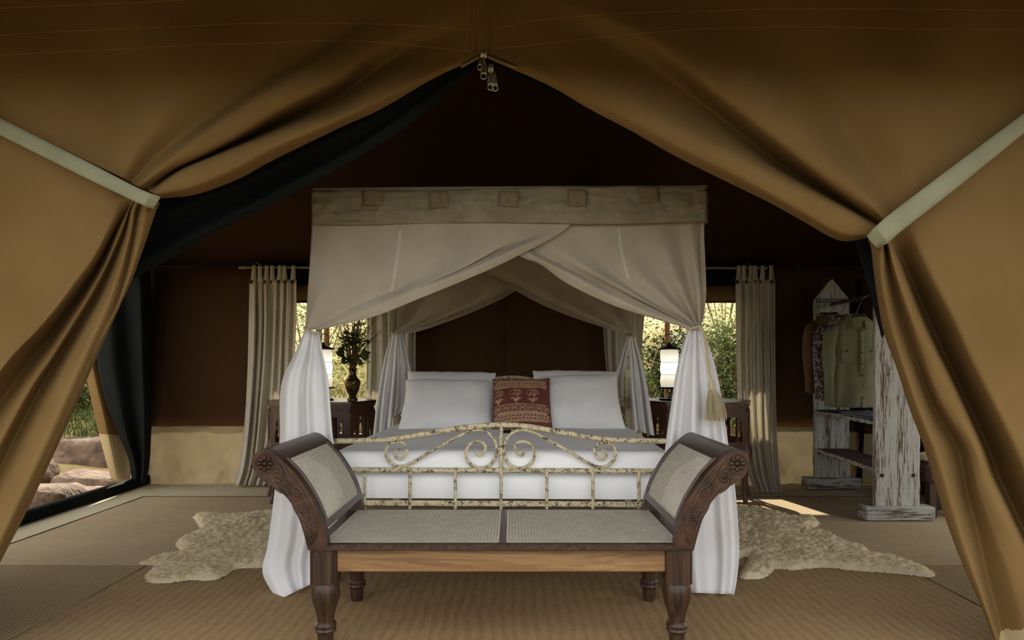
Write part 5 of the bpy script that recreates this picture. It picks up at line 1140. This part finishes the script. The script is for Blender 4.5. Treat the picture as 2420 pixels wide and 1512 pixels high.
    m = MB(); m.tube(cr([(xc, Y, zs+.055), (xc*.6+railx*.4, Y, 1.66), (railx-.026, Y, 1.70), (railx, Y, 1.724), (railx+.026, Y, 1.70), (railx+.02, Y, 1.68)], 30), .0025, 6); m.build('hook', 'metal', h)
    return t
shirt(1906, 2010, 756, 936, 6.02, 'brown_cloth', 'plain brown jacket hanging farthest back on the rail', 2, name='hanging_jacket', cat='jacket')
shirt(1930, 2044, 762, 952, 5.76, 'floral', 'dark floral shirt hanging between the brown jacket and the green shirt', 5)
shirt(1953, 2090, 762, 968, 5.44, 'olive', 'olive green button-up shirt hanging nearest on the rail', 8, True)
# low log seat with a fleece, right of the rack
lg = thing('luggage_bench', 'low dark wooden luggage bench half hidden behind the right door flap', 'bench', (3.2, 5.2, 0))
m = MB(); m.box((3.24, 5.25, .34), (.34, .42, .15), .03); m.build('seat_block', 'shelf_wood', lg)
for dx in (-.11, .11):
    for dy in (-.15, .15): m = MB(); m.box((3.24+dx, 5.25+dy, .135), (.06, .06, .26), .006); m.build('leg', 'teak', lg)
m = MB(); m.grid([[(3.24+.15*math.cos(a)*math.sin(b), 5.2+.17*math.sin(a)*math.sin(b), .418+.055*max(0, math.cos(b))+.02*noise.noise((a*2, b*4, 2))) for b in np.linspace(.02, PI/2, 12)] for a in np.linspace(0, 2*PI, 26)])
put(m.build('fleece_pad', 'fleece', thick=.01), label='small cream fleece pad on the luggage bench by the right door flap', category='fleece')
# ------------------------------------------------------------------ sheepskins
def skin(name, outline, label, seed, th=.05, z0=.012):
    pts = [G(x, y, z0) for x, y in outline]; poly = cr([(p[0], p[1], 0) for p in pts+[pts[0]]], 220)[:-1, :2]
    r = random.Random(seed); t = thing(name, label, 'sheepskin', (float(poly[:, 0].mean()), float(poly[:, 1].mean()), z0))
    x0, y0 = poly.min(0); x1, y1 = poly.max(0); st = .0105; nx, ny = int((x1-x0)/st)+2, int((y1-y0)/st)+2
    gx, gy = np.meshgrid(x0+st*np.arange(nx), y0+st*np.arange(ny), indexing='ij'); Pn = np.stack([gx.ravel(), gy.ravel()], 1)
    a, b = poly, np.roll(poly, -1, 0); ins = np.zeros(len(Pn), bool)
    for p, q in zip(a, b):
        c = ((p[1] > Pn[:, 1]) != (q[1] > Pn[:, 1])); xi = (q[0]-p[0])*(Pn[:, 1]-p[1])/((q[1]-p[1]) if q[1] != p[1] else 1e-9)+p[0]; ins ^= c & (Pn[:, 0] < xi)
    d = np.full(len(Pn), 9.)
    for p, q in zip(a, b):
        e = q-p; L = np.dot(e, e)+1e-12; u = np.clip(((Pn-p)@e)/L, 0, 1); d = np.minimum(d, np.linalg.norm(Pn-(p+u[:, None]*e), axis=1))
    near = ins | (d < st*1.1); idx = -np.ones(len(Pn), int); vs = []
    for i in np.where(near)[0]:
        x, y = Pn[i]; hh = (1-math.exp(-d[i]/.020)) if ins[i] else 0
        v1 = noise.voronoi((x*26+.8*noise.noise((x*9, y*9, 2)), y*26, seed))[0][0]; v2 = noise.voronoi((x*62, y*62, seed))[0][0]
        z = z0+th*hh*(.92+.30*noise.noise((x*6, y*6, seed))-.42*v1-.20*v2)
        idx[i] = len(vs); vs.append((x+.006*noise.noise((x*40, y*40, 1)), y+.006*noise.noise((x*40, y*40, 2)), z))
    idx = idx.reshape(nx, ny); fs = []
    for i in range(nx-1):
        for j in range(ny-1):
            q = (idx[i, j], idx[i+1, j], idx[i+1, j+1], idx[i, j+1])
            if min(q) >= 0: fs.append(q)
    m = MB(); m.add(vs, fs); m.build('hide', 'fleece', t, angle=180)
    w = MB(); inside = np.where(ins)[0]; va = np.array(vs); fl = idx.ravel()
    for _ in range(int(len(inside)*.62)):     # short curled tufts of wool
        i = inside[r.randrange(len(inside))]; p = va[fl[i]]+np.array((r.uniform(-st, st)*.6, r.uniform(-st, st)*.6, 0)); 
        an = 2.5*noise.noise((p[0]*5, p[1]*5, seed+9))+r.uniform(-.8, .8)-1.2; L = r.uniform(.010, .018)*(1 if d[i] > .02 else 1.1); dx, dy = math.cos(an)*L, math.sin(an)*L; s = r.uniform(.003, .005)
        px_, py_ = -dy/L*s, dx/L*s; zz = min(p[2], z0+th*1.2)
        w.add([(p[0]-px_, p[1]-py_, zz-.002), (p[0]+px_, p[1]+py_, zz-.002), (p[0]+dx*.55+px_*.8, p[1]+dy*.55+py_*.8, zz+.004), (p[0]+dx*.55-px_*.8, p[1]+dy*.55-py_*.8, zz+.004), (p[0]+dx, p[1]+dy, zz+.003)], [(0, 1, 2, 3), (3, 2, 4)])
    put(w.build('wool', 'fleece', t, angle=180), kind='stuff')
skin('sheepskin', [(457, 1222), (470, 1216), (500, 1216), (560, 1217), (648, 1211), (720, 1212), (752, 1232), (748, 1290), (745, 1330), (700, 1341), (618, 1341), (560, 1344), (530, 1360), (500, 1371), (450, 1370), (400, 1377), (360, 1377), (346, 1368), (350, 1355), (370, 1342), (366, 1336), (330, 1333), (346, 1325), (376, 1316), (425, 1306), (420, 1291), (418, 1282), (440, 1268), (470, 1253), (474, 1247), (466, 1234)], 'cream sheepskin on the floor at the left of the bed', 3)
skin('sheepskin', [(1690, 1325), (1680, 1235), (1740, 1204), (1790, 1203), (1860, 1222), (1905, 1222), (1934, 1233), (1928, 1245), (1903, 1254), (1960, 1266), (2000, 1286), (2050, 1301), (2062, 1311), (2110, 1320), (2170, 1342), (2207, 1357), (2190, 1363), (2120, 1355), (2050, 1350), (2000, 1346), (1960, 1341), (1915, 1342), (1870, 1347), (1832, 1343), (1820, 1355), (1795, 1367), (1757, 1367), (1750, 1357), (1766, 1330), (1768, 1314), (1735, 1322)], 'thick cream sheepskin with a long tail on the floor at the right of the bed', 8, .06)
# ------------------------------------------------------------------ outside: bank, rocks, bushes, grass, tent poles
def rock(px, py, Y, rx, ry, rz, seed, lab):
    x, y, z = P(px, py, Y); t = MB(); n1, n2 = 28, 16; g = []
    for i in range(n1+1):
        row = []
        for j in range(n2+1):
            a, b = 2*PI*i/n1, PI*j/n2; d = np.array((math.cos(a)*math.sin(b), math.sin(a)*math.sin(b), math.cos(b)))
            d2 = np.sign(d)*np.abs(d)**.8; f = 1+.22*noise.noise(tuple(d*1.3+seed))+.10*noise.noise(tuple(d*3.1+seed))+.04*noise.noise(tuple(d*8+seed)); row.append((x+d2[0]*rx*f, y+d2[1]*ry*f, z+d2[2]*rz*f))
        g.append(row)
    t.grid(g); put(t.build('boulder', 'rock', angle=180), label=lab, category='rock')
rock(105, 1190, 6.0, .34, .4, .17, 1.0, 'rounded pinkish boulder outside the left doorway, nearest the sill')
rock(212, 1150, 6.9, .42, .35, .15, 4.0, 'flat pinkish boulder outside the left doorway, beside the tan side flap')
rock(235, 1085, 8.3, 1.5, .7, .30, 7.0, 'broad sunlit slab of pink rock outside the left doorway, behind the boulders')
rock(20, 1118, 6.9, .4, .4, .22, 9.0, 'boulder outside the left doorway, left behind the door flap')
rock(205, 1168, 6.3, .2, .18, .07, 12.0, 'small stone outside the left doorway, close to the sill')
rg = random.Random(3)
def bush(x, y, H, Wd_, n, mats, lab, name='bush', ls=.06, low=0.05):
    z = gz(x, y); t = thing(name, lab, 'bush', (x, y, z)); m = MB()
    for k in range(9):
        a = 2*PI*k/9+rg.uniform(-.3, .3); e = (x+math.cos(a)*Wd_*.55*rg.uniform(.5, 1), y+math.sin(a)*Wd_*.5*rg.uniform(.5, 1), z+H*rg.uniform(.55, .95))
        m.tube(cr([(x, y, z), ((x+e[0])/2+rg.uniform(-.1, .1), (y+e[1])/2, z+H*.4), e], 8), np.linspace(.014, .004, 8), 5)
    m.build('branches', 'bark', t)
    for mat, share in mats:
        m = MB()
        cl = [(rg.gauss(0, .42), rg.gauss(0, .42), rg.uniform(low, 1)) for _ in range(26)]
        for k in range(int(n*share)):
            c = cl[rg.randrange(26)]; s = .22
            px_ = x+(c[0]*.8+rg.gauss(0, s))*Wd_*.7; py_ = y+(c[1]*.8+rg.gauss(0, s))*Wd_*.7; pz_ = z+max(low, c[2]+rg.gauss(0, .10))*H
            a = rg.uniform(0, 2*PI); e = rg.uniform(-.6, .9); d = (math.cos(a), math.sin(a), e)
            L = ls*rg.uniform(.7, 1.4); dv = np.array(d)/np.linalg.norm(d); sd = np.cross(dv, (rg.uniform(-1, 1), rg.uniform(-1, 1), 1)); sd /= np.linalg.norm(sd)
            p = np.array((px_, py_, pz_)); w = L*.26
            m.add([p, p+dv*L*.5+sd*w, p+dv*L, p+dv*L*.5-sd*w], [(0, 1, 2, 3)])
        put(m.build('foliage', mat, t, smooth=False), kind='stuff')
LB = [(-3.0, 10.4, 1.7, 1.2, 2600, (('leaf2', .8), ('leaf', .2)), 'pale sunlit bush seen through the left edge of the left window'),
      (-1.9, 10.8, 1.9, 1.3, 2800, (('leaf2', .6), ('leaf', .4)), 'yellow-green bush behind the vase, through the left window'),
      (-4.4, 12.6, 2.6, 1.6, 2600, (('leaf', .6), ('leaf2', .4)), 'tall green bush far behind the left window'),
      (-.6, 13.2, 2.6, 1.8, 2600, (('leaf', .7), ('leaf2', .3)), 'green bush on the bank behind the bed head'),
      (2.15, 9.6, 1.0, .62, 3200, (('leafd', .7), ('leaf', .3)), 'dark green shrub seen through the right window behind the lamp'),
      (2.98, 9.4, 1.35, .62, 3600, (('leaf', .8), ('leaf2', .2)), 'bright green shrub seen beside the long right curtain'),
      (3.1, 11.2, .8, .9, 2600, (('leafd', .8), ('leaf', .2)), 'low dark shrub in the hollow behind the bright green one'),
      (3.9, 12.6, 3.0, 1.9, 3000, (('leaf2', .5), ('leaf', .5)), 'tall sunlit bush at the top of the right window'),
      (1.9, 12.9, 2.8, 1.7, 2800, (('leafd', .5), ('leaf', .5)), 'dark bush high on the bank behind the right window'),
      (-5.8, 9.1, .75, .8, 3400, (('leaf', .75), ('leaf2', .25)), 'green bush outside the left doorway, above the rock slab'),
      (-9.6, 12.8, 2.2, 2.0, 2600, (('leaf', .5), ('leaf2', .5)), 'taller bush behind the one outside the left doorway'),
      (-6.2, 13.4, 2.6, 1.8, 2400, (('leaf', .5), ('leafd', .5)), 'bush on the bank between the doorway and the left window')]
for b in LB: bush(*b)
def tufts(name, n, region, hmin, hmax, mat, lab, seed, w=.006):
    r = random.Random(seed); m = MB()
    for k in range(n):
        x, y = region(r); z = gz(x, y); h = r.uniform(hmin, hmax); a = r.uniform(0, 2*PI); b = r.uniform(.15, .7)*h; dx, dy = math.cos(a)*w, math.sin(a)*w; ex, ey = math.cos(a+1.3)*b, math.sin(a+1.3)*b
        m.add([(x-dx, y-dy, z), (x+dx, y+dy, z), (x+ex*.4+dx*.7, y+ey*.4+dy*.7, z+h*.6), (x+ex, y+ey, z+h)], [(0, 1, 2), (0, 2, 3)])
    put(m.build(name, mat, smooth=False), label=lab, category='grass', kind='stuff')
tufts('dry_grass', 26000, lambda r: (r.choice((r.uniform(-3.3, 5.2), r.uniform(-3.3, 0))), 7.2+(r.random()**1.3)*6.5), .12, .42, 'grass', 'dry golden grass on the bank behind the tent windows', 1)
tufts('green_grass', 14000, lambda r: (r.uniform(.8, 4.6), 7.2+r.random()*3.6), .12, .42, 'leaf', 'green grass mixed in behind the right window', 2)
tufts('green_grass', 11000, lambda r: (r.uniform(-8.5, -4.2), r.uniform(8.2, 10.5)), .05, .18, 'leaf', 'short green grass on the rocks outside the left doorway', 4)
for px, Y, zt, lab in ((772, 8.15, 2.0, 'wooden fly pole outside the left window, behind the lantern'), (1577, 8.15, 2.0, 'wooden fly pole outside the right window, behind the lantern')):
    x = (px-1210)*Y/F; t = thing('tent_pole', lab, 'pole', (x, Y, gz(x, Y))); m = MB(); m.lathe([(gz(x, Y)-.05, .036), (zt+.1, .032)], (x, Y, 0), 12); m.build('pole', 'pole', t)
    m = MB(); m.lathe([(zt-.35, .038), (zt-.32, .040), (zt-.29, .038)], (x, Y, 0), 12); m.build('lashing', 'rope', t)
m = MB(); a = P(1577, 760, 8.13); m.tube([a, P(1535, 880, 8.5)], .006, 6); put(m.build('guy_rope', 'rope'), label='guy rope slanting down from the pole outside the right window', category='rope')
# repeats of one kind share a group
GR = {'pillow': 'white pillows on the bed', 'window_curtain': 'pale curtains at the two windows', 'curtain_rod': 'curtain rods above the windows', 'table_lamp': 'paper lantern lamps beside the bed',
      'bedside_table': 'octagonal tables beside the bed', 'tieback_cord': 'cords tying the bed canopy', 'sheepskin': 'sheepskins beside the bed', 'clothes_hanger': 'hangers on the clothes rack',
      'boulder': 'boulders outside the left doorway', 'bush': 'bushes outside the tent', 'tent_pole': 'fly poles behind the windows', 'ribbed_mat': 'ribbed mats beside the brown rug', 'wall_ring': 'rings on the back wall'}
for o in COL.objects:
    k = o.name.split('.')[0]
    if o.parent is None and k in GR: o['group'] = GR[k]
